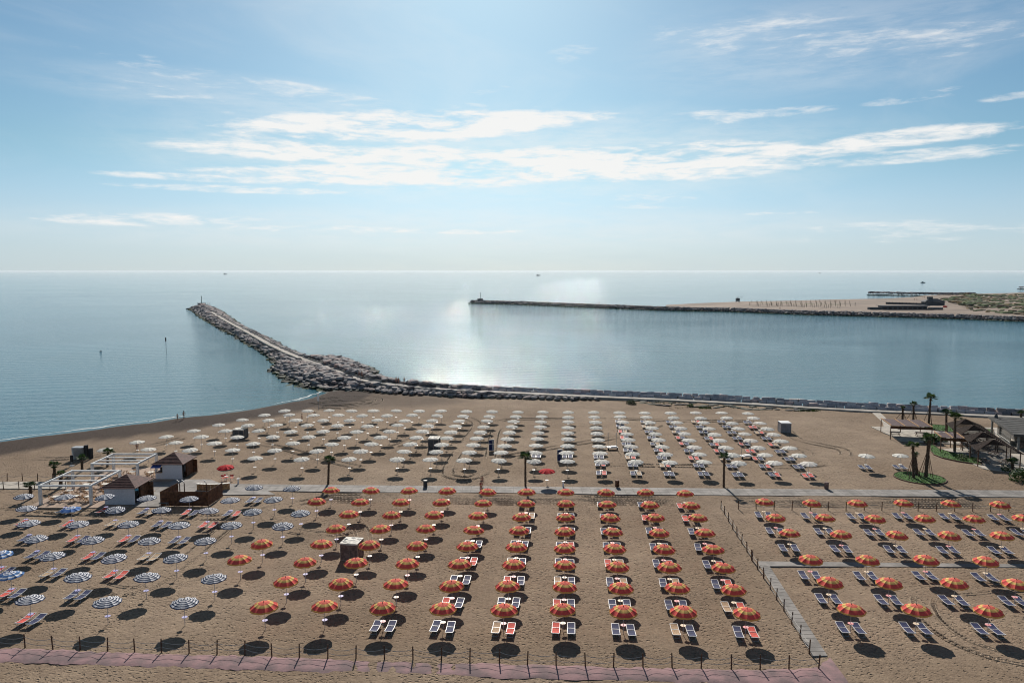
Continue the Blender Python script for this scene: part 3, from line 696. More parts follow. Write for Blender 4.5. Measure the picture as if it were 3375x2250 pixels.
# half buried slabs with weeds on the sand
for k in range(42):
    t = k/42; a, b_ = D_(300+1650*t+random.uniform(-30,30), 72+80*t+random.uniform(-12,22)-(10 if t > .8 else 0)); q_ = at(a, b_)
    s = random.uniform(.7,1.35)
    cands.append((q_[1]-45, q_[0], q_[1], .06, s*1.3, s*.7, s*.36, random.uniform(-.12,.12), random.uniform(-.12,.12), random.uniform(-.3,.3), 'slab'))
cands.sort(key=lambda c: c[0])
LAB = {'mound': ('grey boulder piled on the near slope of the long breakwater', 'boulders heaped on the long breakwater'),
       'wall': ('large squared stone block in the wall between walkway and channel', 'stone blocks of the channel wall'),
       'beachside': ('rounded grey boulder lying between the sand and the breakwater walkway', 'boulders along the top of the beach'),
       'slab': ('flat pale slab half buried in sand beside the channel walkway', 'half buried stone slabs')}
tier = {2.0: 'nearest', 3.0: 'topmost', 4.3: 'rear', -2.1: 'row touching the path', -3.6: 'middle row', -5.0: 'row nearest the umbrellas'}
ranks = {}
sel = [c for c in cands[:296] if isinstance(c[10], tuple)]
for z_ in set(c[10] for c in sel):
    for j, c in enumerate(sorted([c for c in sel if c[10] == z_], key=lambda c: c[1]/c[2])): ranks[id(c)] = j+1
sl = sorted([c for c in cands[:296] if c[10] == 'slab'], key=lambda c: c[1]/c[2])
for j, c in enumerate(sl): ranks[id(c)] = j+1
stuff = MB()
for k, c in enumerate(cands):
    _, x_, y_, z_, sx, sy, sz, rx, ry, rz, zone = c; zone = zone[0] if isinstance(zone, tuple) else zone
    if k < 296:
        o = link('boulder' if zone != 'slab' else 'stone_slab', (block_me[k % 7] if zone == 'wall' else rock_me[k % 8]), None, (x_, y_, z_)); o.scale = (sx, sy, sz); o.rotation_euler = (rx, ry, rz)
        lab_ = LAB[zone][0]
        if zone == 'wall': lab_ = f'squared stone block, {nth(ranks[id(c)])} from left in the {tier[c[10][1]]} tier of the channel wall'
        if zone == 'beachside': lab_ = f'rounded boulder, {nth(ranks[id(c)])} from left, {tier[c[10][1]]} at the top of the beach'
        if zone == 'slab': lab_ = f'flat half buried slab beside the channel walkway, {nth(ranks[id(c)])} from the left'
        tag(o, lab_, 'boulder' if zone != 'slab' else 'stone slab', LAB[zone][1])
    else:
        vs, fs = blocks[k % 7] if zone == 'wall' else rocks_lo[k % 8]; Mx = Matrix.Translation((x_, y_, z_)) @ Matrix.Rotation(rz, 4, 'Z') @ Matrix.Rotation(rx, 4, 'X') @ Matrix.Diagonal((sx, sy, sz, 1))
        stuff.add([Mx @ v for v in vs], fs)

# ------------------------------------------------------------------ far shore
def far_rocks(line_px, wdt, zt, st, smin, smax):
    ln = [Vector((*at(x, y, SEA), 0)) for x, y in line_px]
    for p, d in along(ln, 0, st, 0):
        nrm = Vector((-d.y, d.x))
        if nrm.y < 0: nrm = -nrm
        n = max(2, int(wdt/(st*.75)))
        for k in range(n):
            f = k/(n-1); q_ = Vector((p.x, p.y))+nrm.xy*(f*wdt+random.uniform(-.5,.5)); z = SEA+(zt-SEA)*min(1, (1-abs(2*f-1))*1.7)+random.uniform(-.2,.2); s = random.uniform(smin, smax)
            vs, fs = random.choice(rocks_lo); Mx = Matrix.Translation((q_.x, q_.y, z)) @ Matrix.Rotation(random.uniform(0,6.3), 4, 'Z') @ Matrix.Rotation(random.uniform(-.4,.4), 4, 'X') @ Matrix.Diagonal((s*1.2, s*.9, s, 1))
            stuff.add([Mx @ v for v in vs], fs)
far_line = [(1548,999.5),(1698,1003.5),(1889,1011.5),(2187,1023.5),(2400,1027.5),(2672,1038.5),(2877,1043.7),(3140,1051),(3375,1060),(3700,1072)]
far_rocks(far_line, 13, 2.0, 2.2, .9, 1.7)
far_rocks([F_(1140,262),F_(1200,264),F_(1400,268),F_(1800,273),F_(2000,272)], 11, 3.4, 2.4, 1.2, 2.3)
far_rocks([F_(2310,217),F_(2352,218),F_(2600,220)], 9, 3.0, 2.6, 1.8, 2.8)
so = link('breakwater_stones', stuff.mesh('breakwater_stones', STONE)); so['kind'] = 'stuff'; so['label'] = 'rough grey and mauve armour stones of the breakwaters'
# core under the far breakwater
fl = [Vector(at(x, y, SEA)) for x, y in far_line]; cbm = MB()
for a, b in zip(fl[:-1], fl[1:]):
    n_ = Vector((-(b-a).y, (b-a).x)).normalized(); n_ = n_ if n_.y > 0 else -n_
    vs = [(*(a+n_*.8), SEA-1), (*(b+n_*.8), SEA-1), (*(b+n_*4), 1.3), (*(a+n_*4), 1.3), (*(b+n_*9), 1.3), (*(a+n_*9), 1.3), (*(b+n_*12.5), SEA-1), (*(a+n_*12.5), SEA-1)]
    cbm.add(vs, [(0,1,2,3),(3,2,4,5),(5,4,6,7)])
struct(link('far_breakwater_core', cbm.mesh('far_breakwater_core', mat('rubble_core', (.1,.09,.09)))))
# sandy spit
spit_near = [Vector(at(x, y, SEA))+Vector((2, 9)) for x, y in far_line[3:]]
spit_far = [at(*F_(x, y), SEA) for x, y in [(-420,352),(-180,338),(0,331),(150,325),(500,318),(900,307),(1300,300),(1500,287),(1620,272),(1900,264),(2352,252),(2900,240)]]
sb = MB(); poly = [tuple(p) for p in spit_near]+spit_far[::-1]
n = len(poly)
M_spit = mat('spit_sand', (.255,.195,.15), .95, .12, .02)
sb.prism(poly, -3, .9); struct(link('sand_spit', sb.mesh('sand_spit', M_spit)))
# dune scrub: low bushes beyond counting
dune = [at(*F_(x, y), 1) for x, y in [(1690,303),(1780,318),(1840,345),(1930,380),(2050,402),(2200,408),(2352,418),(2900,440),(2900,228),(2352,252),(2100,262),(1920,270),(1800,280)]]
dx = [p[0] for p in dune]; dy = [p[1] for p in dune]
dm1, dm2 = MB(), MB(); cnt = 0
P_ = np.stack([rng.uniform(min(dx), max(dx), 9000), rng.uniform(min(dy), max(dy), 9000)], 1); P_ = P_[inside(P_, dune)]
hills = [(rng.uniform(min(dx),max(dx)), rng.uniform(min(dy),max(dy)), rng.uniform(25,60), rng.uniform(1.5,5)) for _ in range(26)]
def dune_h(x_, y_): return .95+max([hh*math.exp(-((x_-a)**2+(y_-b)**2)/(2*(r*.6)**2)) for a, b, r, hh in hills])
for k in range(min(len(P_), 4200)):
    x_, y_ = P_[k]; dens_n = math.sin(x_*.06+1)*math.sin(y_*.045)+.5*math.sin(x_*.17+y_*.11)
    if dens_n < -.8: continue
    s = random.uniform(1.2,3.6)*(1+.3*dens_n); vs, fs = random.choice(rocks_lo)
    Mx = Matrix.Translation((x_, y_, dune_h(x_, y_))) @ Matrix.Rotation(random.uniform(0,6.3), 4, 'Z') @ Matrix.Diagonal((s*1.3, s, s*.65, 1))
    (dm2 if (random.random() < .25+.3*(math.sin(x_*.03+y_*.02) > .3)) else dm1).add([Mx @ (v*random.uniform(.8,1.25)) for v in vs], fs)
bgm = MB(); res = 44; gxx = np.linspace(min(dx), max(dx), res); gyy = np.linspace(min(dy), max(dy), res)
vs = [(x_, y_, dune_h(x_, y_)-.15) for y_ in gyy for x_ in gxx]; Pg = np.array([(v[0], v[1]) for v in vs]); ing = inside(Pg, dune)
bgm.add(vs, [(j*res+i, j*res+i+1, (j+1)*res+i+1, (j+1)*res+i) for j in range(res-1) for i in range(res-1) if ing[[j*res+i, j*res+i+1, (j+1)*res+i+1, (j+1)*res+i]].all()])
struct(link('dunes', bgm.mesh('dunes', M_spit, True)))
for b, m_, nm in ((dm1, M_scrub, 'dune_scrub'), (dm2, M_scrub2, 'dry_dune_scrub')):
    o = link(nm, b.mesh(nm, m_)); o['kind'] = 'stuff'; o['label'] = 'low green scrub on the far dunes' if nm == 'dune_scrub' else 'dry brown scrub on the far dunes'

# ------------------------------------------------------------------ umbrellas
NR = 10
def canopy_mesh(name, m_, rad=1.235, apex=2.56, drop=.52, pw=1.9, val=.10):
    b = MB(); fr = [0,.06,.14,.22,.3,.38,.44,.475,.575,.665,.765,.85,.93,1.0]; K = 4; n = NR*K
    def pt(f, k):
        a = 2*math.pi*k/n+.16; s = (k % K)/K; sag = 4*s*(1-s)
        poly = math.cos(math.pi/NR)/math.cos((s-.5)*2*math.pi/NR)   # straight chord between ribs
        r = rad*f*(poly if f > 0 else 1)*(1-.012*sag*f**3)
        z = apex-drop*(f**pw)-.045*sag*f-.035*sag*f*f
        return (r*math.cos(a), r*math.sin(a), z)
    for i in range(len(fr)-1):
        for k in range(n):
            s0 = (k % K)/K; s1 = s0+1/K
            u = [(fr[i], s0), (fr[i+1], s0), (fr[i+1], s1), (fr[i], s1)]
            if i == 0: b.add([pt(0,k), pt(fr[1],k), pt(fr[1],k+1)], [(0,1,2)], [[u[0],u[1],u[2]]])
            else: b.add([pt(fr[i],k), pt(fr[i+1],k), pt(fr[i+1],k+1), pt(fr[i],k+1)], [(0,1,2,3)], [u])
    for k in range(n):                     # valance
        p, q_ = Vector(pt(1,k)), Vector(pt(1,k+1)); dn = Vector((0,0,-val)); o = lambda v: Vector((v.x*.015, v.y*.015, 0))
        b.add([p, p+dn+o(p), q_+dn+o(q_), q_], [(0,1,2,3)], [[(.99,(k%K)/K),(1,(k%K)/K),(1,(k%K+1)/K),(.99,(k%K+1)/K)]])
    return b.mesh(name, m_, False)
fin = MB(); fin.lathe([(.0,0),(.035,.01),(.045,.05),(.02,.09),(.012,.14)], 8); FIN = fin.mesh('finial', M_post)
pol = MB(); pol.bar((0,0,-.3), (0,0,2.54), .022, 7); pol.bar((0,0,0.02), (0,0,.95), .03, 7); POLE = pol.mesh('pole', M_pole)
ribm = MB()
for k in range(NR):
    a = 2*math.pi*k/NR+.16
    ribm.bar((math.cos(a)*.03, math.sin(a)*.03, 2.44), (math.cos(a)*1.1, math.sin(a)*1.1, 2.01), .008, 4)
    ribm.bar((math.cos(a)*.03, math.sin(a)*.03, 1.95), (math.cos(a)*.55, math.sin(a)*.55, 2.25), .007, 4)
RIB = ribm.mesh('ribs', M_steel)
tr_ = MB(); tr_.lathe([(.035,.80),(.24,.815),(.255,.835),(.25,.85),(.035,.845)], 16)
TRAYS = {}
for nm, m_ in (('cream', M_cream), ('pink', M_pink), ('lilac', M_lilac), ('white', M_wpl)): TRAYS[nm] = tr_.mesh('tray_'+nm, m_, False)
PROTO = {}
SPARE = None
def make_umbrella(kind):
    r = link('beach_umbrella', None)
    link('pole', POLE, r); c = link('canopy', canopy_mesh('canopy_'+kind, CAN[kind], drop={'white': .29, 'orange': .48}.get(kind, .36), pw=1.9 if kind == 'orange' else 1.55, val=.10 if kind == 'orange' else .05), r); link('finial', FIN, c, (0,0,2.55)); link('ribs', RIB, c)
    link('tray', TRAYS['white'], r); return r
protos_u = {k: make_umbrella(k) for k in CAN}
used = set()
def get(proto_dict, key):
    o = proto_dict[key]
    if key in used or (id(proto_dict), key) in used: return copy_tree(o)
    used.add((id(proto_dict), key)); return o
def umbrella(px, py, kind, tray, label, group, tilt=2.5):
    x_, y_ = at(px, py, 2.05); o = get(protos_u, kind)
    o.location = (x_, y_, 0); o.rotation_euler = (0, 0, random.uniform(0, 6.28))
    tag(o, label, 'beach umbrella', group)
    for ch in o.children:
        if ch.name.startswith('tray'): ch.data = TRAYS[tray]
        if ch.name.startswith('canopy'):
            s = random.uniform(.965, 1.03)*(1.04 if kind == 'white' else 1); ch.scale = (s, s, 1)
            ch.rotation_euler = (R(random.gauss(0, tilt*.5)), R(random.gauss(0, tilt*.5)), 0)
            ch.location = (0, 0, 0)
    return o

# ------------------------------------------------------------------ loungers (head end along +Y)
HEAD = R(-4.42)
fr_ = MB()
rail = [(.97,.46),(.60,.40),(.15,.335),(-.35,.33),(-.75,.36),(-.97,.40)]
for s in (-1, 1):
    for a, b in zip(rail[:-1], rail[1:]): fr_.beam((s*.335, a[0], a[1]), (s*.335, b[0], b[1]), .045, .045)
fr_.beam((-.33,.97,.46), (.33,.97,.46), .05, .05); fr_.beam((-.33,.16,.345), (.33,.16,.345), .045, .035); fr_.beam((-.33,-.95,.395), (.33,-.95,.395), .04, .04)
FRAME = fr_.mesh('frame', M_white)
def leg_mesh(y, yb, zt):
    b = MB(); b.bar((-.27, y, zt), (-.27, yb, 0), .017, 6); b.bar((.27, y, zt), (.27, yb, 0), .017, 6); b.bar((-.27, yb, .02), (.27, yb, .02), .017, 6); b.bar((-.27, (y*2+yb)/3, zt*.66), (.27, (y*2+yb)/3, zt*.66), .012, 5)
    return b.mesh('leg', M_steel)
LEGN, LEGF = leg_mesh(-.62, -.86, .345), leg_mesh(.42, .62, .37)
def sling_mesh(m_):
    b = MB()
    for pts, th in (([(.93,.462),(.55,.39),(.2,.352)], .012), ([(.11,.33),(-.35,.312),(-.70,.335),(-.93,.385)], .012)):
        for (y0, z0), (y1, z1) in zip(pts[:-1], pts[1:]):
            b.add([(-.31,y0,z0),(.31,y0,z0),(.31,y1,z1),(-.31,y1,z1),(-.31,y0,z0-th),(.31,y0,z0-th),(.31,y1,z1-th),(-.31,y1,z1-th)], [(3,2,1,0),(4,5,6,7),(0,4,7,3),(1,2,6,5),(0,1,5,4),(2,3,7,6)])
    return b.mesh('sling', m_)
SL = {'b': sling_mesh(M_blue), 'r': sling_mesh(M_red), 't': sling_mesh(M_tan)}
def make_lounger(c):
    r = link('sun_lounger', None); link('frame', FRAME, r); link('sling', SL[c], r); link('leg', LEGN, r); link('leg', LEGF, r); return r
protos_l = {c: make_lounger(c) for c in 'brt'}
CN = {'b': 'blue', 'r': 'red', 't': 'tan'}
nl = [0]
def lounger(x_, y_, c, label, group, rz=HEAD, z=0.):
    o = get(protos_l, c); nl[0] += 1
    o.location = (x_, y_, z); o.rotation_euler = (0, 0, rz+R(random.uniform(-2.5, 2.5))); tag(o, label, 'sun lounger', group); return o
def pair(px, py, cols, off, where, group):
    x_, y_ = at(px, py, 2.05); cs_, sn = math.cos(HEAD), math.sin(HEAD)
    for c, s, sd_ in ((cols[0], -1, 'left'), (cols[1], 1, 'right')):
        if c == '-': continue
        lx, ly = s*off+random.uniform(-.05,.05), random.uniform(-.08,.12)
        lounger(x_+lx*cs_-ly*sn, y_+lx*sn+ly*cs_, c, f'{CN[c]} lounger at the {sd_} of {where}', group)

# cream field: rows from the sea
def cB(l): return [B_(*p) for p in l]
def cC(l): return [C_(*p) for p in l]
def cD(l): return [D_(*p) for p in l]
W = {}
W[1] = cB([(997,165),(1214,166),(1425,164),(1638,166),(1854,165),(2073,165),(2297,168)])+cC([(455,167),(698,172),(944,173),(1196,178),(1435,178),(1686,181),(1935,181)])+cD([(121,184),(368,187),(618,187),(864,185),(1117,187),(1367,192)])
W[2] = cB([(800,208),(1040,205),(1277,210),(1512,208),(1747,212),(1988,212),(2229,208)])+cC([(411,212),(662,218),(917,221),(1174,222),(1426,223),(1684,229),(1938,227)])+cD([(133,224),(384,229),(650,233),(908,237),(1165,235),(1421,237)])
W[3] = cB([(581,255),(838,258),(1101,257),(1365,260),(1626,258),(1893,257)])+cC([(101,263),(368,261),(631,266),(891,264),(1155,270),(1416,273),(1684,273),(1946,276)])+cD([(155,276),(411,279),(677,281),(942,282),(1215,287),(1483,287)])
W[4] = cB([(355,304),(640,307),(922,306),(1215,307),(1506,309),(1799,315)])+cC([(30,306),(321,311),(590,317),(865,323),(1137,321),(1414,323),(1681,330),(1955,331)])+cD([(171,332),(439,333),(716,335),(993,340),(1272,340),(1552,341)])
W[5] = cB([(113,362),(421,361),(745,360),(1054,370),(1370,367),(1692,370),(2009,366)])+cC([(270,366),(550,373),(833,375),(1116,378),(1395,381),(1681,382),(1963,386)])+cD([(194,392),(470,391),(753,389),(1046,397),(1336,392),(1617,397)])
W[6] = cB([(-151,420),(187,419),(533,422),(876,420),(1226,421),(1571,427),(1926,424)])+cC([(214,427),(507,431),(798,434),(1093,440),(1385,439),(1681,441),(1974,449)])+cD([(208,448),(503,449),(798,453),(1095,455),(1394,456),(1690,461)])
W[7] = cB([(-434,472),(-62,478),(312,482),(692,488),(1073,482),(1447,492),(1830,490)])+cC([(157,490),(459,496),(762,499),(1067,508),(1373,505),(1679,508),(1981,514)])+cD([(233,514),(535,517),(846,521),(1150,525),(1467,525),(1776,529)])
W[8] = cB([(-741,545),(-331,543),(80,548),(489,550),(899,551),(1311,558),(1732,560)])+cC([(89,563),(407,565),(726,571),(1037,573),(1360,575),(1675,575),(1995,580)])+cD([(254,586),(567,589),(893,590),(1213,595),(1540,597),(1864,601)])
W[9] = cB([(704,628),(1161,637),(1621,637)])+cC([(28,638),(351,640),(678,647),(1007,650),(1350,654),(1675,658),(2005,660)])+cD([(285,662),(608,669),(940,666),(1278,674),(1628,673),(1958,681)])
WL = {}  # loungers of the last six columns, then the columns left of them (counted from the right)
cols6 = {1: 'bb bt bb tr bb bb', 2: 'bb tt bb bb bb rr', 3: 'rt bb tb bb bb tr', 4: 'rb bb rb br bb bb', 5: 'bb bt rb br rb rt', 6: 'bb br bb rb rr bb', 7: 'tr bb rr tb rb bb', 8: 'bb tr bb bb br bb', 9: 'bt bb bb bb br rr'}
extra = {7: {7: 'bb', 8: 'bb', 9: 'bb'}, 8: {7: 'br'}, 9: {7: 'br'}}
for r_, lst in W.items():
    n = len(lst)
    for i, (px, py) in enumerate(lst):
        fromr = n-i; rowt = f'{ORD[r_-1]} row from the sea'
        umbrella(px, py, 'white', 'white', f'cream umbrella, {ORD[fromr-1]} from the right in the {rowt}', 'cream umbrellas standing in rows below the breakwater')
        c = cols6[r_].split()[i-(n-6)] if fromr <= 6 else extra.get(r_, {}).get(fromr)
        if c: pair(px, py, c, .47, f'{ORD[fromr-1]} cream umbrella from right, {rowt}', 'loungers under the cream umbrellas')
for k, p in enumerate([E_(822,753), E_(1155,750)]):
    nm = ['cream umbrella standing alone left of the palm lawn island', 'cream umbrella standing close behind the palm lawn island'][k]
    umbrella(*p, 'white', 'white', nm, 'cream umbrellas near the palm island'); pair(*p, 'bb', .5, ['lone cream umbrella left of palm island', 'cream umbrella behind palm island'][k], 'loungers near the palm island')
umbrella(*A_(2190,712), 'red', 'white', 'plain red umbrella above folding chairs near the kiosks', 'plain red umbrellas')
umbrella(*C_(1478,750), 'red', 'white', 'plain red umbrella beside the walkway near a palm', 'plain red umbrellas')

# red and yellow field, row 1 next to the walkway
def fld(rows, col): return rows
O = {}
O[1] = [R2(*p) for p in [(650,150),(942,150),(1231,152),(1514,152),(1805,160)]]+[R3(*p) for p in [(305,161),(593,163),(886,164),(1185,165),(1476,172)]]
O[2] = [R2(*p) for p in [(543,230),(866,237),(1166,237),(1471,237),(1775,245)]]+[R3(*p) for p in [(300,244),(595,247),(904,253),(1216,257),(1519,262)]]
O[3] = [R2(*p) for p in [(783,325),(1096,332),(1411,330),(1736,337)]]+[R3(*p) for p in [(269,345),(596,348),(918,351),(1252,349),(1565,352)]]
O[4] = [R2(*p) for p in [(691,432),(1022,434),(1352,433),(1699,443)]]+[R3(*p) for p in [(250,445),(590,452),(937,457),(1283,462),(1620,463)]]
O[5] = [R2(*p) for p in [(144,543),(577,547),(937,551),(1291,557),(1659,562)]]+[R3(*p) for p in [(228,566),(588,575),(952,577),(1316,581),(1685,586)]]
O[6] = [R1(1771,663)]+[R2(*p) for p in [(460,680),(836,683),(1215,688),(1605,693)]]+[R3(*p) for p in [(209,697),(584,703),(973,711),(1362,715),(1755,722)]]
O[7] = [R2(*p) for p in [(320,823),(722,836),(1132,843),(1545,851)]]+[R3(*p) for p in [(170,855),(581,862),(997,868),(1415,871),(1837,882)]]
O[8] = [R2(*p) for p in [(161,1008),(603,1005),(1034,1015),(1478,1022)]]+[R3(*p) for p in [(134,1030),(573,1028),(1020,1042),(1462,1045),(1925,1057)]]
OL = {1: {5:'bb',4:'bb',3:'bb',2:'bb',1:'rb'}, 2: {5:'bt',4:'bb',3:'bb',2:'rb',1:'rb'}, 3: {5:'bb',4:'bb',3:'bb',2:'bb',1:'bb'}, 4: {6:'tb',5:'bb',4:'br',3:'bb',2:'bb',1:'br'},
      5: {6:'br',5:'tb',4:'bb',3:'rt',2:'br',1:'br'}, 6: {6:'bb',5:'rb',4:'tb',3:'bt',2:'bt',1:'br'}, 7: {6:'rb',5:'bb',4:'rb',3:'bb',2:'bb',1:'tr'}, 8: {7:'bb',6:'bb',5:'tr',4:'rb',3:'bb',2:'tb',1:'br'}}
for r_, lst in O.items():
    n = len(lst)
    for i, (px, py) in enumerate(lst):
        fromr = n-i; rowt = f'{ORD[r_-1]} row below the walkway'
        if px < 1230 and fromr > 6: tray = 'lilac' if px < 1130 else 'white'
        else: tray = 'cream' if (fromr+r_) % 2 == 0 else 'pink'
        umbrella(px, py, 'orange', tray, f'red and yellow umbrella, {ORD[fromr-1]} from side fence, {rowt}', 'red and yellow umbrellas of the middle section')
        c = OL[r_].get(fromr)
        if c: pair(px, py, c, .68, f'{ORD[fromr-1]} umbrella from side fence, {rowt}', 'loungers under the middle red and yellow umbrellas')
Q = {1: [(97,235),(445,243),(785,245),(1125,243),(1472,248),(1837,255)], 2: [(186,350),(548,353),(915,358),(1288,357),(1650,361),(2010,357)], 3: [(287,467),(670,475),(1071,478),(1461,481),(1854,485)],
     4: [(440,660),(857,663),(1292,661),(1736,673)], 5: [(578,825),(1021,833),(1505,835),(1955,843)], 6: [(740,1030),(1224,1032),(1757,1040)]}
for r_, lst in Q.items():
    for i, p in enumerate(lst):
        rowt = f'{ORD[r_-1]} row beyond the side fence'
        umbrella(*R4(*p), 'orange', 'cream' if (i+r_) % 2 else 'pink', f'red and yellow umbrella, {ORD[i]} from left, {rowt}', 'red and yellow umbrellas of the right section')
        pair(*R4(*p), 'bb', .68, f'{ORD[i]} umbrella from left, {rowt}', 'loungers in the right section')
# striped field
S = {1: [(173,200,''),(478,205,'bb'),(781,202,'rt'),(1084,213,'bt'),(1398,219,'rb'),(1703,228,'br'),(1873,133,'bb'),(2023,222,''),(2157,140,'')],
     2: [(187,290,'rb'),(525,297,'rb'),(847,296,'tt'),(1187,302,'bb'),(1530,307,'rr'),(1868,313,''),(2220,323,'')],
     3: [(211,400,'bb'),(570,405,'rb'),(947,405,'rb'),(1317,414,'bb'),(1706,412,''),(2085,416,'')],
     4: [(269,515,'bb'),(683,523,'rb'),(1096,530,'tt'),(1517,530,'')], 5: [(5,630,'rb'),(392,640,'tb'),(848,655,'rr'),(1300,655,'')],
     6: [(80,785,'rb'),(567,795,'bb'),(1074,797,''),(1581,805,'')], 7: [(220,965,'rb'),(790,978,''),(1359,985,'')]}
for r_, lst in S.items():
    for i, (a, b, c) in enumerate(lst):
        rowt = f'{ORD[r_-1]} row below the kiosks'
        k = 'blue' if (a, b) == (525,297) else 'bluew' if (a, b) in ((80,785),(5,630)) else 'stripe'
        lab = f'navy and white striped umbrella, {ORD[i]} from left, {rowt}'
        if k == 'blue': lab = 'striped umbrella with broad plain blue rim in front of the white pergola'
        if k == 'bluew': lab = ['brighter blue and white umbrella cut by the left picture edge', 'brighter blue and white umbrella above a red and a blue lounger'][a == 80]
        umbrella(*R1(a, b), k, 'lilac', lab, 'striped umbrellas in the left section', 3.5)
        if c: pair(*R1(a, b), c, .58, f'{ORD[i]} striped umbrella from left, {rowt}', 'loungers under the striped umbrellas')

# ------------------------------------------------------------------ rope fences
def fence(pts_px, label, hpost=1.2, ropes=(.95,.5), rad=.06, pts=None):
    pts = pts or [at(*p) for p in pts_px]
    r = thing('rope_fence', label, 'rope fence', (pts[0][0], pts[0][1], 0)); o0 = Vector((*pts[0], 0))
    pm = MB(); pm.bar((0,0,-.2), (0,0,hpost), rad, 7, rad*.9); pm.bar((0,0,hpost), (0,0,hpost+.03), rad*.9, 7, rad*.4); pme = pm.mesh('post', M_post)
    for p in pts:
        q_ = link('post', pme, r, Vector((*p, 0))-o0); q_.rotation_euler = (R(random.uniform(-2,2)), R(random.uniform(-3,3)), 0)
    for h_ in ropes:
        rb_ = MB()
        for a, b in zip(pts[:-1], pts[1:]):
            sag = random.uniform(.16,.26); L = []
            for k in range(9):
                t = k/8; L.append((a[0]+(b[0]-a[0])*t-o0.x, a[1]+(b[1]-a[1])*t-o0.y, h_-4*sag*t*(1-t)))
            rb_.tube(L, .02, 4)
        link('rope', rb_.mesh('rope', M_rope), r)
    return r
front = [R1(-20,1302),R1(185,1306),R1(390,1318),R1(592,1325),R1(794,1334),R1(994,1338),R1(1192,1342),R1(1396,1348),R1(1602,1352),R1(1808,1357),R2(215,1377),R2(418,1380),R2(628,1386),R2(836,1390),R2(1047,1395),R2(1257,1398),R2(1467,1405),R2(1677,1410),R2(1895,1418),R3(310,1432),R3(522,1440),R3(738,1446),R3(945,1450),R3(1163,1452),R3(1378,1452),R3(1593,1456),R3(1815,1460),R4(68,1465),R4(280,1465),R4(500,1462)]
fence(front, 'long rope fence of dark brown posts along the pink carpet')
side = [R4(500,1462),R4(430,1347),R4(362,1235),R4(300,1136),R4(243,1040),R4(188,956),R4(142,876),R4(93,796),R4(47,725),R4(8,665),R3(1965,660),R3(1930,600),R3(1892,540),R3(1857,483),R3(1825,430),R3(1795,376),R3(1765,325),R3(1738,285)][1:]
fence(side, 'rope fence climbing from the carpet corner to the walkway tracks')
topf = [R3(1738,285)]+[R3(1868,287)]+[R4(38,286),R4(170,288),R4(303,290),R4(437,291),R4(570,292),R4(702,293),R4(836,294),R4(966,296),R4(1100,298),R4(1234,299),R4(1367,300),R4(1504,301),R4(1637,302),R4(1767,303),R4(1903,304),R4(2040,305),R4(2180,306)]
fence(topf[1:], 'rope fence above the right section along the tyre tracks')
fence([A_(-120,835),A_(70,838),A_(220,838),A_(365,840),A_(510,842),A_(660,845)], 'low rope fence on the seaward edge of the left boardwalk', 1.25, (.9,))
fence([A_(-110,918),A_(35,918),A_(185,918),A_(337,920),A_(485,920),A_(640,922)], 'low rope fence on the near edge of the left boardwalk', 1.25, (.9,))

# ------------------------------------------------------------------ palms
FR_CACHE = {}
def crown_mesh(seed, rad, up):
    rad *= 1.25
    b = MB(); r_ = random.Random(seed)
    nfr = 17
    for k in range(nfr):
        a = 2*math.pi*k/nfr+r_.uniform(-.2,.2); L = rad*r_.uniform(.75,1.1); e0 = r_.uniform(.25,1.2)*up; n = 6
        pos = Vector((0,0,0)); dirn = Vector((math.cos(a)*math.cos(e0), math.sin(a)*math.cos(e0), math.sin(e0))); P0 = [pos.copy()]
        for i in range(n):
            pos += dirn*(L*.5/n); P0.append(pos.copy()); dirn = (dirn+Vector((0,0,-.05))).normalized()
        for a_, b__ in zip(P0[:-1], P0[1:]): b.bar(a_, b__, .02, 4)
        side_ = Vector((-math.sin(a), math.cos(a), 0)); tip = P0[-1]         # fan leaf
        upv = side_.cross(dirn)
        m = 13
        for j in range(m):
            t = (j/(m-1)-.5)*2*1.9; d = (dirn*math.cos(t)+side_*math.sin(t)).normalized(); l = L*.55*(1-.18*abs(t)/1.9)
            e = tip+d*l+Vector((0,0,-.28*l)); s_ = d.cross(upv).normalized()*.055*(rad/1.)
            mid = tip.lerp(e, .55)+Vector((0,0,.06*l))
            b.add([tip, mid+s_, e, mid-s_], [(0,1,2,3)])
    return b.mesh('crown', M_frond)
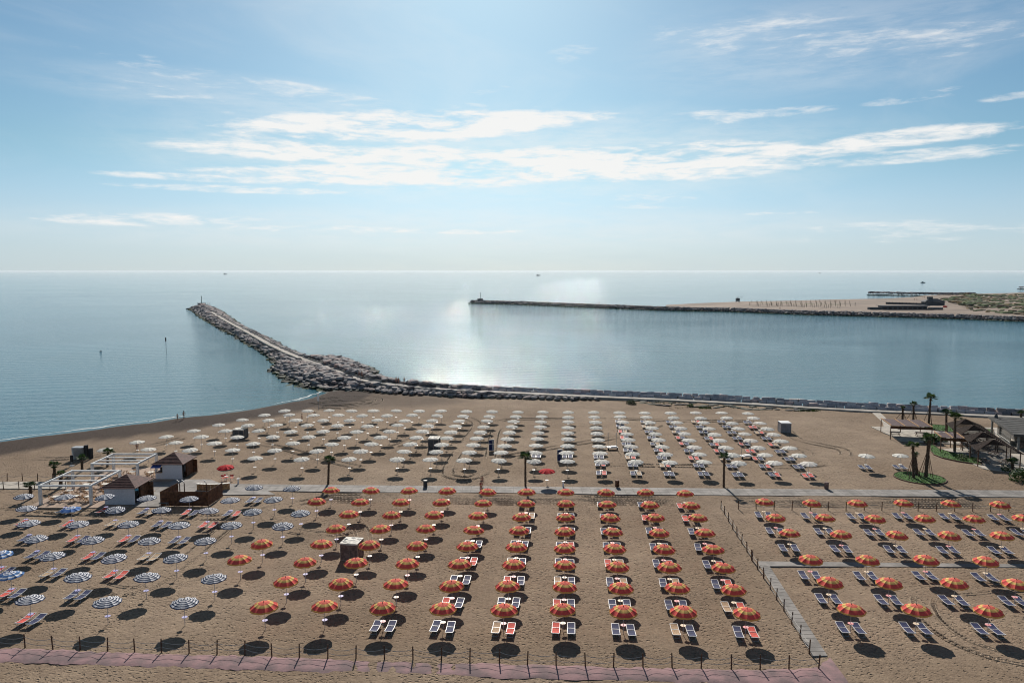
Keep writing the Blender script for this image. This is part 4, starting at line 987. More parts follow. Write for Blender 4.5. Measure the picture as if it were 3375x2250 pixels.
def palm(bx, by, h_, label, top=None, rad=1.0, up=1., r0=.2, stakes=0, seed=1):
    t = thing('palm_tree', label, 'palm tree', (bx, by, 0)); tb_ = MB(); topv = Vector((top[0] if top else 0, top[1] if top else 0, h_))
    n = 14
    for k in range(n):
        a = Vector((0,0,-.2)).lerp(topv, k/n); b = Vector((0,0,-.2)).lerp(topv, (k+1)/n); ra = r0*(1.15-.25*k/n)*(1+.1*random.uniform(-1,1))
        tb_.bar(a, b, ra*1.08, 9, ra*.88)
    for k in range(70):     # leaf bases
        f = random.random(); a = random.uniform(0,6.28); c_ = Vector((0,0,-.2)).lerp(topv, f); o = Vector((math.cos(a), math.sin(a), 0))
        tb_.bar(c_+o*r0*.8, c_+o*r0*1.35+Vector((0,0,.12)), .03, 3, .012)
    link('trunk', tb_.mesh('trunk', M_trunk), t)
    link('crown', crown_mesh(seed, rad, up), t, topv)
    dk = MB(); r_ = random.Random(seed+9)
    for k in range(14):
        a = r_.uniform(0,6.28); e = Vector((math.cos(a)*r0*2.2, math.sin(a)*r0*2.2, -r_.uniform(.25,.7))); dk.bar((0,0,0), e, .03, 3, .01)
    link('dead_fronds', dk.mesh('dead_fronds', M_stem), t, topv)
    for k in range(stakes):
        a = 2*math.pi*k/stakes+.5; sm = MB(); f = .62; hp = Vector((0,0,0)).lerp(topv, f)
        sm.bar((math.cos(a)*1.25, math.sin(a)*1.25, 0), hp+Vector((math.cos(a)*r0, math.sin(a)*r0, 0)), .045, 6)
        link('support_stake', sm.mesh('support_stake', M_post), t)
    return t
def palm_px(base, crown, label, **kw):
    bx, by = at(*base); h_ = hgt(crown[0], crown[1], by); tx = (crown[0]-1687.5)/FPX*math.hypot(by, H-h_)*1.0
    v = (crown[1]-1125)/FPX; yv = math.cos(R(PITCH))-v*math.sin(R(PITCH)); tx = (crown[0]-1687.5)/FPX*by/yv
    return palm(bx, by, h_, label, (tx-bx, 0), **kw)
palm_px(B_(1415,868), B_(1423,640), 'slim palm at the walkway above the leftmost red and yellow umbrellas', rad=.95, seed=3, r0=.15)
palm_px(C_(1270,888), C_(1268,615), 'bare looking palm beside the plain red walkway umbrella', rad=1.1, seed=4, r0=.15)
palm_px(D_(1133,892), D_(1137,610), 'slim palm beside the walkway in front of cream umbrella loungers', rad=.85, seed=5, r0=.15)
palm_px(A_(530,800), A_(525,690), 'young palm beside the left boardwalk fence', rad=.95, seed=6, r0=.2)
palm_px(A_(797,745), A_(790,625), 'young palm behind the front white pergola', rad=.95, seed=7, r0=.17)
palm_px(A_(1040,700), A_(1048,560), 'young palm seen through the rear white pergola', rad=1., seed=8, r0=.17)
palm_px(A_(585,900), A_(592,770), 'short palm inside the front corner of the pergola', rad=.8, seed=9, r0=.24)
palm_px(A_(300,1010), A_(292,890), 'young palm near the leftmost striped umbrella', rad=.95, seed=10, r0=.2)
palm_px(E_(1425,470), E_(1447,185), 'tallest palm with stakes behind the dark roofed pergola', rad=1.2, seed=11, stakes=3)
palm_px(E_(1280,390), E_(1283,248), 'staked palm with sparse crown behind the dark roofed pergola', rad=.9, seed=12, stakes=3, up=1.2)
palm_px(E_(1175,385), E_(1178,280), 'shortest staked palm behind the dark roofed pergola', rad=.65, seed=13, stakes=3)
palm_px(E_(1600,507), E_(1600,325), 'thin palm between the two dark roofed pergolas', rad=1.15, seed=14)
palm_px(E_(1680,705), E_(1686,375), 'tall palm in front of the small dark pergola', rad=1.25, seed=15)
palm_px(E_(1285,962), E_(1276,650), 'leftmost staked palm on the round lawn island', rad=1.1, seed=16, stakes=4)
palm_px(E_(1318,930), E_(1295,730), 'short leaning palm trunk on the round lawn island', rad=.6, seed=17, r0=.2)
palm_px(E_(1398,955), E_(1432,585), 'tall leaning palm at the right of the lawn island', rad=1.25, seed=18, stakes=4, r0=.24)
palm_px(E_(2245,880), E_(2240,800), 'small palm in shade below the lattice roofs', rad=1.0, seed=19)
palm_px(E_(2325,380), E_(2325,330), 'low palm beside the channel walkway behind the grey roof', rad=.9, seed=20)

# lawns
def lawn(pts, name, z=.16, edge=True):
    b = MB(); b.prism(pts, -.05, z); o = link(name, b.mesh(name, M_grass)); struct(o)
    g = MB(); P_ = np.array(pts); mn, mx_ = P_.min(0), P_.max(0); n_ = int((mx_[0]-mn[0])*(mx_[1]-mn[1])*14)
    Q_ = np.stack([rng.uniform(mn[0], mx_[0], n_), rng.uniform(mn[1], mx_[1], n_)], 1); Q_ = Q_[inside(Q_, pts)]
    for x_, y_ in Q_:
        a = random.uniform(0, 3.14); l = random.uniform(.05,.13); dx_, dy_ = math.cos(a)*.06, math.sin(a)*.06
        g.add([(x_-dx_, y_-dy_, z), (x_+dx_, y_+dy_, z), (x_+random.uniform(-.05,.05), y_+random.uniform(-.05,.05), z+l)], [(0,1,2)])
    gg = link('grass', g.mesh('grass', M_grass)); gg['kind'] = 'stuff'; gg['label'] = 'short green lawn grass on the '+name.replace('_', ' ')
    if edge:
        eb = MB(); n = len(pts)
        for i in range(n): eb.beam((*pts[i], z*.5), (*pts[(i+1)%n], z*.5), .12, z+.08)
        struct(link(name+'_edging', eb.mesh(name+'_edging', M_post)))
ic = at(*E_(1348,962)); il = at(*E_(1120,962)); rx_ = ic[0]-il[0]
iy0 = at(*E_(1348,1023))[1]; iy1 = at(*E_(1348,898))[1]; icy = (iy0+iy1)/2; ry_ = (iy1-iy0)/2
lawn([(ic[0]+rx_*math.cos(t*math.pi/16), icy+ry_*math.sin(t*math.pi/16)) for t in range(32)], 'palm_island_lawn')
lawn([at(*E_(*p)) for p in [(1440,640),(1445,700),(1480,735),(1560,765),(1700,795),(1850,818),(1940,835),(1915,790),(1860,760),(1750,735),(1620,705),(1530,680),(1480,640)]], 'curved_lawn')
lawn([at(*E_(*p)) for p in [(1425,437),(1640,455),(1700,480),(1700,520),(1560,505),(1420,490),(1130,485),(1130,478),(1380,478)]], 'back_lawn')
lawn([at(*E_(*p)) for p in [(1368,548),(1450,532),(1540,532),(1560,600),(1440,645),(1385,615)]], 'pergola_lawn')
lawn([at(*E_(*p)) for p in [(1960,488),(2055,490),(2058,548),(2010,540)]], 'kiosk_lawn')

# ------------------------------------------------------------------ left kiosks and pergolas
def hut(x0, y0, label, awning):
    t = thing('beach_kiosk', label, 'kiosk', (x0, y0, 0)); w_, d_, h_ = 4.1, 4.3, 2.45
    b = MB(); th = .14
    if awning:
        b.box((w_/2+.55, th/2, h_/2), (w_-1.1, th, h_)); b.box((.55, th/2, .55), (1.1, th, 1.1)); b.box((.06, th/2, 1.8), (.12, th-.01, 1.4))
    else: b.box((w_/2, th/2, h_/2), (w_, th, h_))
    b.box((th/2, d_/2+th/2, h_/2 if not awning else .55), (th, d_-th, h_ if not awning else 1.1)); b.box((w_/2, d_-th/2+.07, h_/2), (w_-2*th-.01, th, h_))
    link('wall', b.mesh('wall', M_wall), t)
    e = MB(); e.box((w_-th/2, 2.95, h_*.46), (th, 2.7, h_*.92)); e.box((w_+.04, 1.62, h_*.46), (.06, .08, h_*.92)); e.box((w_+.3, 4.1, 1.05), (.7, .08, 2.1)); link('side_panel', e.mesh('side_panel', M_wood), t)
    dk = MB(); dk.box((w_-.35, .9, 1.1), (.06, 1.3, 2.2)); link('doorway_shade', dk.mesh('doorway_shade', M_dark), t)  # dark sheet painting the shade inside the open side door
    rf = MB(); o = .42; zz = h_+.02; ap = (w_/2, d_/2, 3.8)
    c = [(-o,-o,zz),(w_+o,-o,zz),(w_+o,d_+o,zz),(-o,d_+o,zz)]
    n = 9     # courses of shingle with a small step
    for a_, b__ in ((0,1),(1,2),(2,3),(3,0)):
        for k in range(n):
            f0, f1 = k/n, (k+1)/n; P0, P1 = Vector(c[a_]), Vector(c[b__]); A = Vector(ap)
            q = [P0.lerp(A, f0), P1.lerp(A, f0), P1.lerp(A, f1), P0.lerp(A, f1)]
            q[0].z += .03; q[1].z += .03
            rf.add(q, [(0,1,2,3)]); rf.add([P0.lerp(A,f0), P1.lerp(A,f0), q[1], q[0]], [(0,1,2,3)])
    rf.add([Vector(v)+Vector((0,0,-.06)) for v in c], [(3,2,1,0)])
    for a_, b__ in ((0,1),(1,2),(2,3),(3,0)): rf.beam(Vector(c[a_])+Vector((0,0,-.02)), Vector(c[b__])+Vector((0,0,-.02)), .05, .1)
    link('roof', rf.mesh('roof', M_tile), t)
    if awning:
        a = MB(); a.add([(-.35,-.75,2.05),(1.15,-.75,2.05),(1.15,-.02,2.3),(-.35,-.02,2.3),(-.35,-.75,1.98),(1.15,-.75,1.98)], [(0,1,2,3),(4,5,1,0)]); link('awning', a.mesh('awning', M_awn), t)
        cn = MB(); cn.box((.55,-.12,1.14), (1.15,.34,.05)); cn.bar((-.3,-.7,0), (-.3,-.7,2.0), .04); link('counter', cn.mesh('counter', M_lwood), t)
        iv = MB(); iv.box((.9, .5, 1.45), (.5,.5,.7)); link('till_shelf', iv.mesh('till_shelf', M_dark), t)
    else:
        s = MB(); s.box((w_+.18, .35, 2.05), (.42,.08,.26)); link('sign', s.mesh('sign', M_bsky), t)
        s2 = MB(); s2.lathe([(.02,0),(.2,.06),(.24,.2),(.12,.32)], 8, (w_+.15,.4,2.2)); link('sign_ball', s2.mesh('sign_ball', M_wpl), t)
    return t
hut(-55.95, 99.6, 'front brown roofed kiosk with rough white wall beside the pergola', False)
hut(-55.0, 112.2, 'rear brown roofed kiosk with blue awning over its serving corner', True)
def white_pergola(x0, y0, w_, d_, label):
    t = thing('pergola', label, 'pergola', (x0, y0, 0)); h_ = 2.85
    for x_, y_ in ((0,0),(w_,0),(0,d_),(w_,d_)):
        b = MB(); b.box((x_, y_, h_/2-.15), (.34,.34,h_-.3)); link('post', b.mesh('post', M_white), t)
    b = MB(); b.box((w_/2, 0, h_-.13), (w_+.35,.22,.26)); b.box((w_/2, d_, h_-.13), (w_+.35,.22,.26)); b.box((0, d_/2, h_-.133), (.22,d_-.24,.255)); b.box((w_, d_/2, h_-.133), (.22,d_-.24,.255))
    link('frame_beams', b.mesh('frame_beams', M_white), t)
    for f in (.34,.67):
        b = MB(); b.box((w_/2, d_*f, h_-.16), (w_-.24,.16,.16)); link('cross_beam', b.mesh('cross_beam', M_white), t)
white_pergola(-64.75, 99.6, 6.95, 7.6, 'front white open pergola over cafe tables, nearest the camera')
white_pergola(-64.1, 111.2, 6.9, 6.0, 'rear white open pergola beside the kiosk with blue awning')
# cafe tables and folding chairs
tt = MB(); tt.box((0,0,.735), (.85,.85,.035)); TT = tt.mesh('tabletop', M_tarp)
tl_ = MB()
for s in (-1,1):
    tl_.bar((s*.32,-.32,0), (s*.32,.32,.71), .018, 5); tl_.bar((s*.32,.32,0), (s*.32,-.32,.71), .018, 5)
TLG = tl_.mesh('trestle', M_lwood)
cs1 = MB(); cs1.box((0,0,.45), (.42,.4,.03)); CST = cs1.mesh('seat', M_lwood)
cb1 = MB(); cb1.box((0,.21,.80), (.42,.025,.12)); cb1.box((0,.205,.64), (.40,.02,.07)); CBK = cb1.mesh('backrest', M_lwood)
cl1 = MB()
for s in (-1,1): cl1.bar((s*.2,-.18,0), (s*.2,.21,.86), .017, 5); cl1.bar((s*.19,.2,0), (s*.19,-.18,.44), .017, 5)
CLG = cl1.mesh('legs', M_lwood)
def mk_table():
    r = link('cafe_table', None); link('tabletop', TT, r); link('trestle', TLG, r); return r
def mk_chair():
    r = link('folding_chair', None); link('seat', CST, r); link('backrest', CBK, r); link('legs', CLG, r); return r
PT = {'t': mk_table(), 'c': mk_chair()}
tabs = [(-63.4,100.9),(-60.9,101.2),(-58.9,101.0),(-63.2,103.9),(-60.6,104.0),(-57.9,104.1),(-55.1,106.0),(-62.6,106.9),(-59.9,107.0),(-57.0,107.1),(-61.6,110.2),(-58.7,110.4),(-61.5,113.6),(-59.3,113.8),(-56.3,113.5)]
tw = ['under the front pergola near its left post','under the front pergola in its near middle','just inside the right front pergola post','at the left middle of the front pergola','in the centre of the front pergola','beside the right beam of the front pergola','tucked behind the front kiosk roof','at the back left of the front pergola','at the back centre of the front pergola','right of the front pergola back corner','in the gap between pergolas, left one','in the gap between pergolas, right one','under the rear pergola, left one','under the rear pergola, right one','between rear pergola and awning kiosk']
for (x_, y_), wh in zip(tabs, tw):
    o = get(PT, 't'); o.location = (x_, y_, .09); o.rotation_euler = (0,0,R(random.uniform(-12,12))); tag(o, 'square pale cafe table '+wh, 'table', 'cafe tables')
    for k in range(4):
        a = k*math.pi/2+R(random.uniform(-14,14)); dd2 = random.uniform(.68,.85)
        side_w = ['right','far','left','near'][k]
        c = get(PT, 'c'); c.location = (x_+math.cos(a)*dd2, y_+math.sin(a)*dd2, .09); c.rotation_euler = (0,0,a-math.pi/2)
        tag(c, f'wooden chair, {side_w} side of the table {wh}', 'chair', 'wooden chairs round the cafe tables')
# wooden screen enclosure
t = thing('wood_screen', 'dark brown wooden screen enclosure right of the front kiosk', 'screen', (-48.1,99.2,0))
def panel(x0, y0, x1, y1, h_, nm='screen_panel'):
    b = MB(); a = Vector((x0,y0,0)); c = Vector((x1,y1,0)); L = (c-a).length; n = max(2, int(L/.16)); d = (c-a).normalized()
    for k in range(n):
        p = a+d*(L*(k+.5)/n); b.box((p.x, p.y, h_/2+.02), (L/n*.94,.035,h_+random.uniform(-.01,.01)), math.atan2(d.y, d.x))
    for z in (.3, h_-.3): b.beam(a+Vector((0,.03,z)), c+Vector((0,.03,z)), .03, .09)
    for k in range(4): p = a+d*(L*k/3); b.box((p.x, p.y+.06, h_/2), (.08,.08,h_+.06), math.atan2(d.y, d.x))
    link(nm, b.mesh(nm, M_wood), t)
panel(0,0,6.5,0,2.0); panel(0,.05,.5,4.2,2.0); panel(6.5,.05,6.8,4.2,2.0)
def showers(x_, y_, label):
    r = thing('shower_post', label, 'shower', (x_, y_, 0)); b = MB(); b.bar((0,0,0), (0,0,2.6), .07, 8); link('post', b.mesh('post', M_post), r)
    c = MB(); c.bar((0,0,2.6), (-.3,-.2,3.15), .04, 6); c.bar((-.3,-.2,3.15), (.1,-.25,2.9), .03, 6); link('arm', c.mesh('arm', M_steel), r)
showers(-46.3,101.2,'shower post with bent arm, left one inside the screen'); showers(-45.7,101.3,'plain shower post beside the bent arm one'); showers(-42.6,101.2,'shower post at the right inside the screen')
r = thing('bar_counter', 'curved wooden counter with pale top behind the screen', 'counter', (-43.8,106.3,0), R(4))
b = MB()
for k in range(9):
    a = (k-4)*.14; b.box((math.sin(a)*4.0, 2.2-math.cos(a)*2.4, .5), (.5,.1,1.0), a)
link('front_panel', b.mesh('front_panel', M_lwood), r)
b = MB()
for k in range(9):
    a = (k-4)*.14; b.box((math.sin(a)*4.0, 2.3-math.cos(a)*2.4, 1.04), (.56,.5,.06), a)
link('top', b.mesh('top', M_tarp), r)
r = thing('grill_table', 'small dark table in the shade of the screen', 'table', (-47.1,98.0,0)); b = MB(); b.box((0,0,.8), (1.2,.5,.05)); link('tabletop', b.mesh('tabletop', M_cabing), r)
b = MB(); [b.bar((sx*.5,sy*.2,0), (sx*.5,sy*.2,.78), .025) for sx in (-1,1) for sy in (-1,1)]; link('legs', b.mesh('legs', M_steel), r)
# director chairs under the red umbrella
dc = {}
def mk_dc():
    r = link('director_chair', None); b = MB()
    for sx in (-1,1):
        for sy in (-1,1): b.bar((sx*.25,sy*.2,0), (sx*.25,-sy*.2,.46), .018, 5)
        b.bar((sx*.27,.2,.4), (sx*.27,.24,.98), .018, 5); b.box((sx*.27,0,.66), (.05,.48,.03))
    link('frame', b.mesh('frame', M_white), r); b = MB(); b.box((0,0,.46), (.48,.42,.02)); link('seat', b.mesh('seat', M_red), r)
    b = MB(); b.box((0,.235,.86), (.5,.02,.24)); link('backrest', b.mesh('backrest', mat('bright_red_canvas', (.55,.015,.02))), r); return r
dc['d'] = mk_dc()
for k, (a, lab) in enumerate(zip([(2165,835),(2195,828),(2250,832)], ['leftmost red director chair under the plain red umbrella', 'middle red director chair behind the red umbrella pole', 'rightmost red director chair under the plain red umbrella'])):
    o = get(dc, 'd'); x_, y_ = at(*A_(*a)); o.location = (x_, y_, 0); o.rotation_euler = (0,0,R([170,150,195][k])); tag(o, lab, 'chair', 'red director chairs')
# ------------------------------------------------------------------ cabins, bins, odd gear
def cabin(base_px, w_, d_, h_, m_, top, label, rz=HEAD, tarp=True):
    x_, y_ = at(*base_px); t = thing('changing_cabin', label, 'cabin', (x_, y_, 0), rz)
    b = MB(); b.box((0,d_/2,h_/2), (w_,d_,h_)); link('body', b.mesh('body', m_), t)
    b = MB()
    for sx in (-1,1): b.box((sx*(w_/2), 0, h_/2), (.07,.07,h_+.01)); b.box((sx*(w_/2), d_, h_/2), (.07,.07,h_+.01))
    b.box((0,-.02,h_*.93), (w_-.08,.045,.07)); b.box((0,-.02,.06), (w_-.08,.045,.08)); b.box((w_*.02,-.02,h_*.5), (.05,.045,h_*.8)); link('frame', b.mesh('frame', mat('cabin_frame', (.3,.25,.22))), t)
    b = MB(); n = 8; vs = []
    for j in range(n+1):
        for i in range(n+1):
            ex = 1 if i in (0,n) or j in (0,n) else 0
            vs.append(((i/n-.5)*(w_+.12), (j/n)*(d_+.12)-.06, h_+.03+(0 if ex else (.09*random.uniform(-.6,1) if tarp else .02))))
    b.add(vs, [(j*(n+1)+i, j*(n+1)+i+1, (j+1)*(n+1)+i+1, (j+1)*(n+1)+i) for j in range(n) for i in range(n)])
    b.box((0,-.07,h_-.06), (w_+.13,.02,.17)); link('cover', b.mesh('cover', top), t); return t
cabin(R2(785,668), 1.95, 1.9, 2.0, M_cabin, M_tarp, 'brown cabin with crumpled white tarp roof among the umbrellas', R(-9))
cabin(B_(545,430), 2.2, 2.0, 1.8, M_cabing, M_tarp, 'grey cabin with white cover in the seaward left of cream umbrellas')
cabin(C_(377,540), 1.85, 2.1, 2.1, M_cabing, M_tarp, 'tall dark cabin with white crumpled cover between cream umbrellas')
cabin(D_(1735,372), 1.95, 2.2, 2.0, mat('cabin_grey', (.24,.23,.24), .8, .1, 2), M_wpl, 'grey cabin with flat top standing alone right of the cream umbrellas', R(-4), False)
def bin_(px, label, m_, tap=.27):
    x_, y_ = at(*px); t = thing('litter_bin', label, 'litter bin', (x_, y_, .09)); b = MB()
    b.lathe([(tap*.9,0),(tap,.1),(tap,.92)], 14)
    for k in range(14): a = k*2*math.pi/14; b.bar((math.cos(a)*tap*1.02, math.sin(a)*tap*1.02, .03), (math.cos(a)*tap*1.02, math.sin(a)*tap*1.02, .93), .03, 4)
    link('body', b.mesh('body', m_), t); b = MB(); b.lathe([(tap*1.1,.93),(tap*1.12,.97),(tap*.9,1.0),(tap*.5,1.01)], 14); link('lid', b.mesh('lid', M_tarp if 'pale lid' in label else m_), t)
bin_(C_(300,898), 'round bin with pale lid on the walkway', M_cabing)
bin_(C_(2158,898), 'dark slatted bin on walkway edge near the middle', M_wood)
bin_(E_(437,1065), 'brown slatted bin on walkway near lone cream umbrellas', M_cabin)
def fountain(px, label):
    x_, y_ = at(*px); t = thing('drinking_fountain', label, 'fountain', (x_, y_, 0)); b = MB(); b.lathe([(.2,0),(.14,.08),(.1,.7),(.22,.85),(.24,.92)], 10); link('pedestal', b.mesh('pedestal', M_wpl), t)
    b = MB(); b.bar((0,.1,.9), (0,.1,1.08), .02); b.bar((0,.1,1.08), (0,-.05,1.1), .02); link('tap', b.mesh('tap', M_steel), t)
fountain(C_(1635,895), 'small white fountain post on walkway near the red umbrella'); fountain(B_(545,870), 'small white fountain post right of the red director chairs')
# stacks of folded loungers stood on end
def upright_stack(px, label, n, lean):
    x_, y_ = at(*px)
    for k in range(n):
        o = get(protos_l, 'b'); nl[0] += 1
        o.location = (x_+.12*k, y_+.1*k, 1.0); o.rotation_euler = (R(90-lean), 0, R(12)); tag(o, f'{label}, {ORD[k]} of three', 'sun lounger', 'blue loungers stood on end')
upright_stack(C_(930,540), 'blue lounger stood upright amid the cream umbrellas', 3, 6)
upright_stack(C_(1590,640), 'blue lounger leaning on end left of a cream umbrella pole', 3, 3)
def gear_cart(px, label):
    x_, y_ = at(*px); t = thing('wheeled_frame', label, 'trolley', (x_, y_, 0), R(6)); b = MB()
    for s in (-1,1):
        b.bar((s*.75,0,.3), (s*.75,0,3.1), .035, 6); b.bar((s*.75,0,3.1), (s*.75-.35,-.3,2.4), .02, 5); b.bar((s*.75,-.7,.3), (s*.75,.8,.3), .03, 6)
    link('frame', b.mesh('frame', M_steel), t); b = MB(); b.box((0,0,.42), (1.9,1.3,.12)); b.box((.25,-.1,.56), (1.1,.9,.14)); link('bed', b.mesh('bed', M_wpl), t)
    for s in (-1,1):
        b = MB(); b.bar((s*.8-.06,-.5,.24), (s*.8+.06,-.5,.24), .24, 12); link('wheel', b.mesh('wheel', M_dark), t)
gear_cart(C_(2110,530), 'white wheeled frame with tall poles left of the cream lounger block'); gear_cart(D_(1345,615), 'white wheeled frame with tall poles among right cream umbrellas')
# pile beside the shore left
x_, y_ = at(*A_(755,628)); t = thing('lounger_rack', 'tall grey rack of stacked folded gear near the left shore', 'rack', (x_, y_, 0))
b = MB()
for k in range(11): b.box((random.uniform(-.04,.04),.5,.12+k*.19), (1.9,1.3,.10))
link('stacked_frames', b.mesh('stacked_frames', M_steel), t); b = MB(); b.box((1.25,.4,1.2), (.45,.6,2.4)); b.box((1.9,.6,.9), (.5,.6,1.8)); link('covered_bundle', b.mesh('covered_bundle', M_dark), t)
x_, y_ = at(*A_(698,690)); t = thing('sign_post', 'dark upright board beside the grey rack near the shore', 'board', (x_, y_, 0)); b = MB(); b.box((0,0,1.25), (.5,.12,1.1)); link('board', b.mesh('board', M_dark), t); b = MB(); b.bar((0,0,0), (0,0,.75), .04); b.box((0,0,.03), (.7,.5,.06)); link('stand', b.mesh('stand', M_steel), t)
x_, y_ = at(*B_(1322,150)); t = thing('notice_board', 'narrow white notice board on a pole above the seaward umbrellas', 'sign', (x_, y_, 0)); b = MB(); b.box((0,0,3.0), (.45,.05,1.7)); link('panel', b.mesh('panel', M_wpl), t); b = MB(); b.bar((0,.05,0), (0,.05,3.9), .04); link('pole', b.mesh('pole', M_steel), t)

# ------------------------------------------------------------------ right: pergolas, lattice roofs, beach bar
def dark_pergola(x0, y0, w_, d_, rz, label, nb):
    t = thing('dark_pergola', label, 'pergola', (x0, y0, 0), rz); h_ = 2.7
    for x_, y_ in ((0,0),(w_,0),(0,d_),(w_,d_),(w_/2,d_)):
        b = MB(); b.box((x_, y_, h_/2-.1), (.13,.13,h_-.2)); link('post', b.mesh('post', M_post), t)
    b = MB(); n = int(d_/.16)
    for k in range(n): b.box((w_/2, (k+.5)*d_/n, h_), (w_+.2, d_/n*.86, .035))
    link('roof_slats', b.mesh('roof_slats', mat('dark_plum_slats', (.10,.055,.055), .7, .2, 3)), t)
    for k in range(nb):
        b = MB(); b.box((k*w_/(nb-1), d_/2, h_+.09), (.13,d_+.6,.14)); link('roof_beam', b.mesh('roof_beam', M_lwood), t)
    b = MB(); b.box((w_/2, -.06, h_-.33), (w_+.15,.06,.5)); link('fascia', b.mesh('fascia', M_wood), t)
dark_pergola(72.3, 139.7, 7.2, 6.6, R(-12), 'larger dark slatted pergola on sand left of the lattice roofs', 4)
dark_pergola(76.1, 129.6, 5.4, 4.4, R(-16), 'smaller dark slatted pergola in front of the lattice roofs', 4)
def picnic(x_, y_, rz, label):
    t = thing('picnic_table', label, 'picnic table', (x_, y_, .1), rz); b = MB(); b.box((0,0,.75), (1.8,.75,.05)); link('tabletop', b.mesh('tabletop', M_slat), t)
    for s in (-1,1):
        b = MB(); b.box((0,s*.72,.45), (1.8,.26,.045)); link('bench', b.mesh('bench', M_slat), t)
    b = MB()
    for s in (-1,1): b.beam((s*.7,-.75,0), (s*.7,.28,.74), .07, .07); b.beam((s*.7,.75,0), (s*.7,-.28,.74), .07, .07)
    link('legs', b.mesh('legs', M_post), t)
picnic(74.6,142.4,R(-12),'picnic table at the left under the larger dark pergola'); picnic(79.3,142.0,R(-12),'picnic table at the right under the larger dark pergola')
lab_l = ['nearest','second nearest','third nearest','farthest']
for k, (x_, y_) in enumerate([(80.2,121.2),(82.2,127.1),(84.1,132.8),(86.0,138.4)]):
    t = thing('lattice_canopy', f'{lab_l[k]} of four pyramid shaped slatted shade roofs', 'shade roof', (x_, y_, 0), R(-18.5), 'pyramid slatted shade roofs'); hw = 3.3 if k == 0 else 3.0; hd = 2.75; ze, za = 2.7, 4.25
    cor = [Vector((-hw,-hd,ze)), Vector((hw,-hd,ze)), Vector((hw,hd,ze)), Vector((-hw,hd,ze))]; ap = Vector((-.3,0,za))
    for a_, b__, nm in ((0,1,'front_slats'),(1,2,'right_slats'),(2,3,'back_slats'),(3,0,'left_slats')):
        b = MB(); n = 13
        for j in range(n):
            f0 = j/n; f1 = (j+(.9 if nm == 'left_slats' else .52))/n; A, B = cor[a_], cor[b__]
            q = [A.lerp(ap,f0), B.lerp(ap,f0), B.lerp(ap,f1), A.lerp(ap,f1)]; q2 = [v-Vector((0,0,.04)) for v in q]
            b.add(q+q2, [(0,1,2,3),(7,6,5,4),(0,4,5,1),(2,6,7,3)])
        link(nm, b.mesh(nm, M_lat), t)
    for c_ in cor:
        b = MB(); b.beam(c_-Vector((0,0,.08)), ap-Vector((0,0,.08)), .1, .12); link('hip_rafter', b.mesh('hip_rafter', M_post), t)
    for c_ in cor:
        b = MB(); b.box((c_.x*.9, c_.y*.9, ze/2), (.14,.14,ze)); link('post', b.mesh('post', M_post), t)
    wh = ['left','right']
    for j, s in enumerate((-1, 1)):
        ox, oy = s*1.5, -.2; cz, sn = math.cos(R(-18.5)), math.sin(R(-18.5))
        picnic(x_+ox*cz-oy*sn, y_+ox*sn+oy*cz, R(-18.5+90), f'picnic table under the {lab_l[k]} slatted shade roof, {wh[j]} one')
poly_w('bar_terrace', [(73.6,138.2),(86,134),(77.2,131.5),(75.0,126.6),(77.0,124.4),(76.4,118.2),(78.6,116.4),(92,112.5),(105,118),(104,150),(74,151)], .1, M_concl)
poly_w('plank_path', [at(*E_(*p)) for p in [(860,303),(935,303),(1010,372),(1100,500),(1000,510),(985,420),(930,370)]], .075, M_concl)
bx0 = Vector((88.1,128.3)); rzb = R(-18.6)
t = thing('beach_bar', 'beach bar building with broad flat grey roof at right edge', 'building', (bx0.x, bx0.y, 0), rzb)
b = MB(); Lb, Db = 22, 16.2
b.add([(0,0,3.55),(Lb,0,3.55),(Lb,Db,3.75),(0,Db,3.75),(0,0,3.15),(Lb,0,3.15),(Lb,Db,3.35),(0,Db,3.35)], [(0,1,2,3),(7,6,5,4),(0,4,5,1),(1,5,6,2),(2,6,7,3),(3,7,4,0)])
for k in range(1,9): b.beam((0, k*Db/9, 3.575+.2*k/9), (Lb, k*Db/9, 3.575+.2*k/9), .06, .04)
link('roof', b.mesh('roof', M_roofg), t)
b = MB(); b.box((Lb/2+1.4, Db/2+2.5, 1.6), (Lb-4, Db-6, 3.1)); link('wall', b.mesh('wall', mat('bar_grey_wall', (.16,.155,.15), .8, .15, 2)), t)
b = MB(); b.box((1.36, Db/2+2.5, 1.5), (.06, Db-8, 2.0)); link('glazing', b.mesh('glazing', mat('dark_glass', (.02,.03,.03), .1, spec=.6)), t)
b = MB(); [b.bar((.8, 5+i*.7, .1), (.8, 5+i*.7, 1.1), .03) for i in range(15)]; b.beam((.8,5,1.1), (.8,14.8,1.1), .05, .05); link('railing', b.mesh('railing', M_wpl), t)
for x_, y_ in ((1.0,1.0),(7,1.0),(13,1.0),(.6,Db-.8)):
    b = MB(); b.box((x_, y_, 1.6), (.32,.32,3.1)); link('column', b.mesh('column', mat('bar_column', (.2,.2,.19))), t)
b = MB(); b.box((4.5,3.4,1.0), (5.5,.6,1.1)); b.box((4.5,3.3,1.57), (5.7,.9,.06)); link('counter', b.mesh('counter', M_slat), t)
b = MB(); b.lathe([(.3,0),(.3,.4),(.12,.9)], 8, (1.0, Db-1.5, 3.7)); link('roof_vent', b.mesh('roof_vent', M_cabing), t)
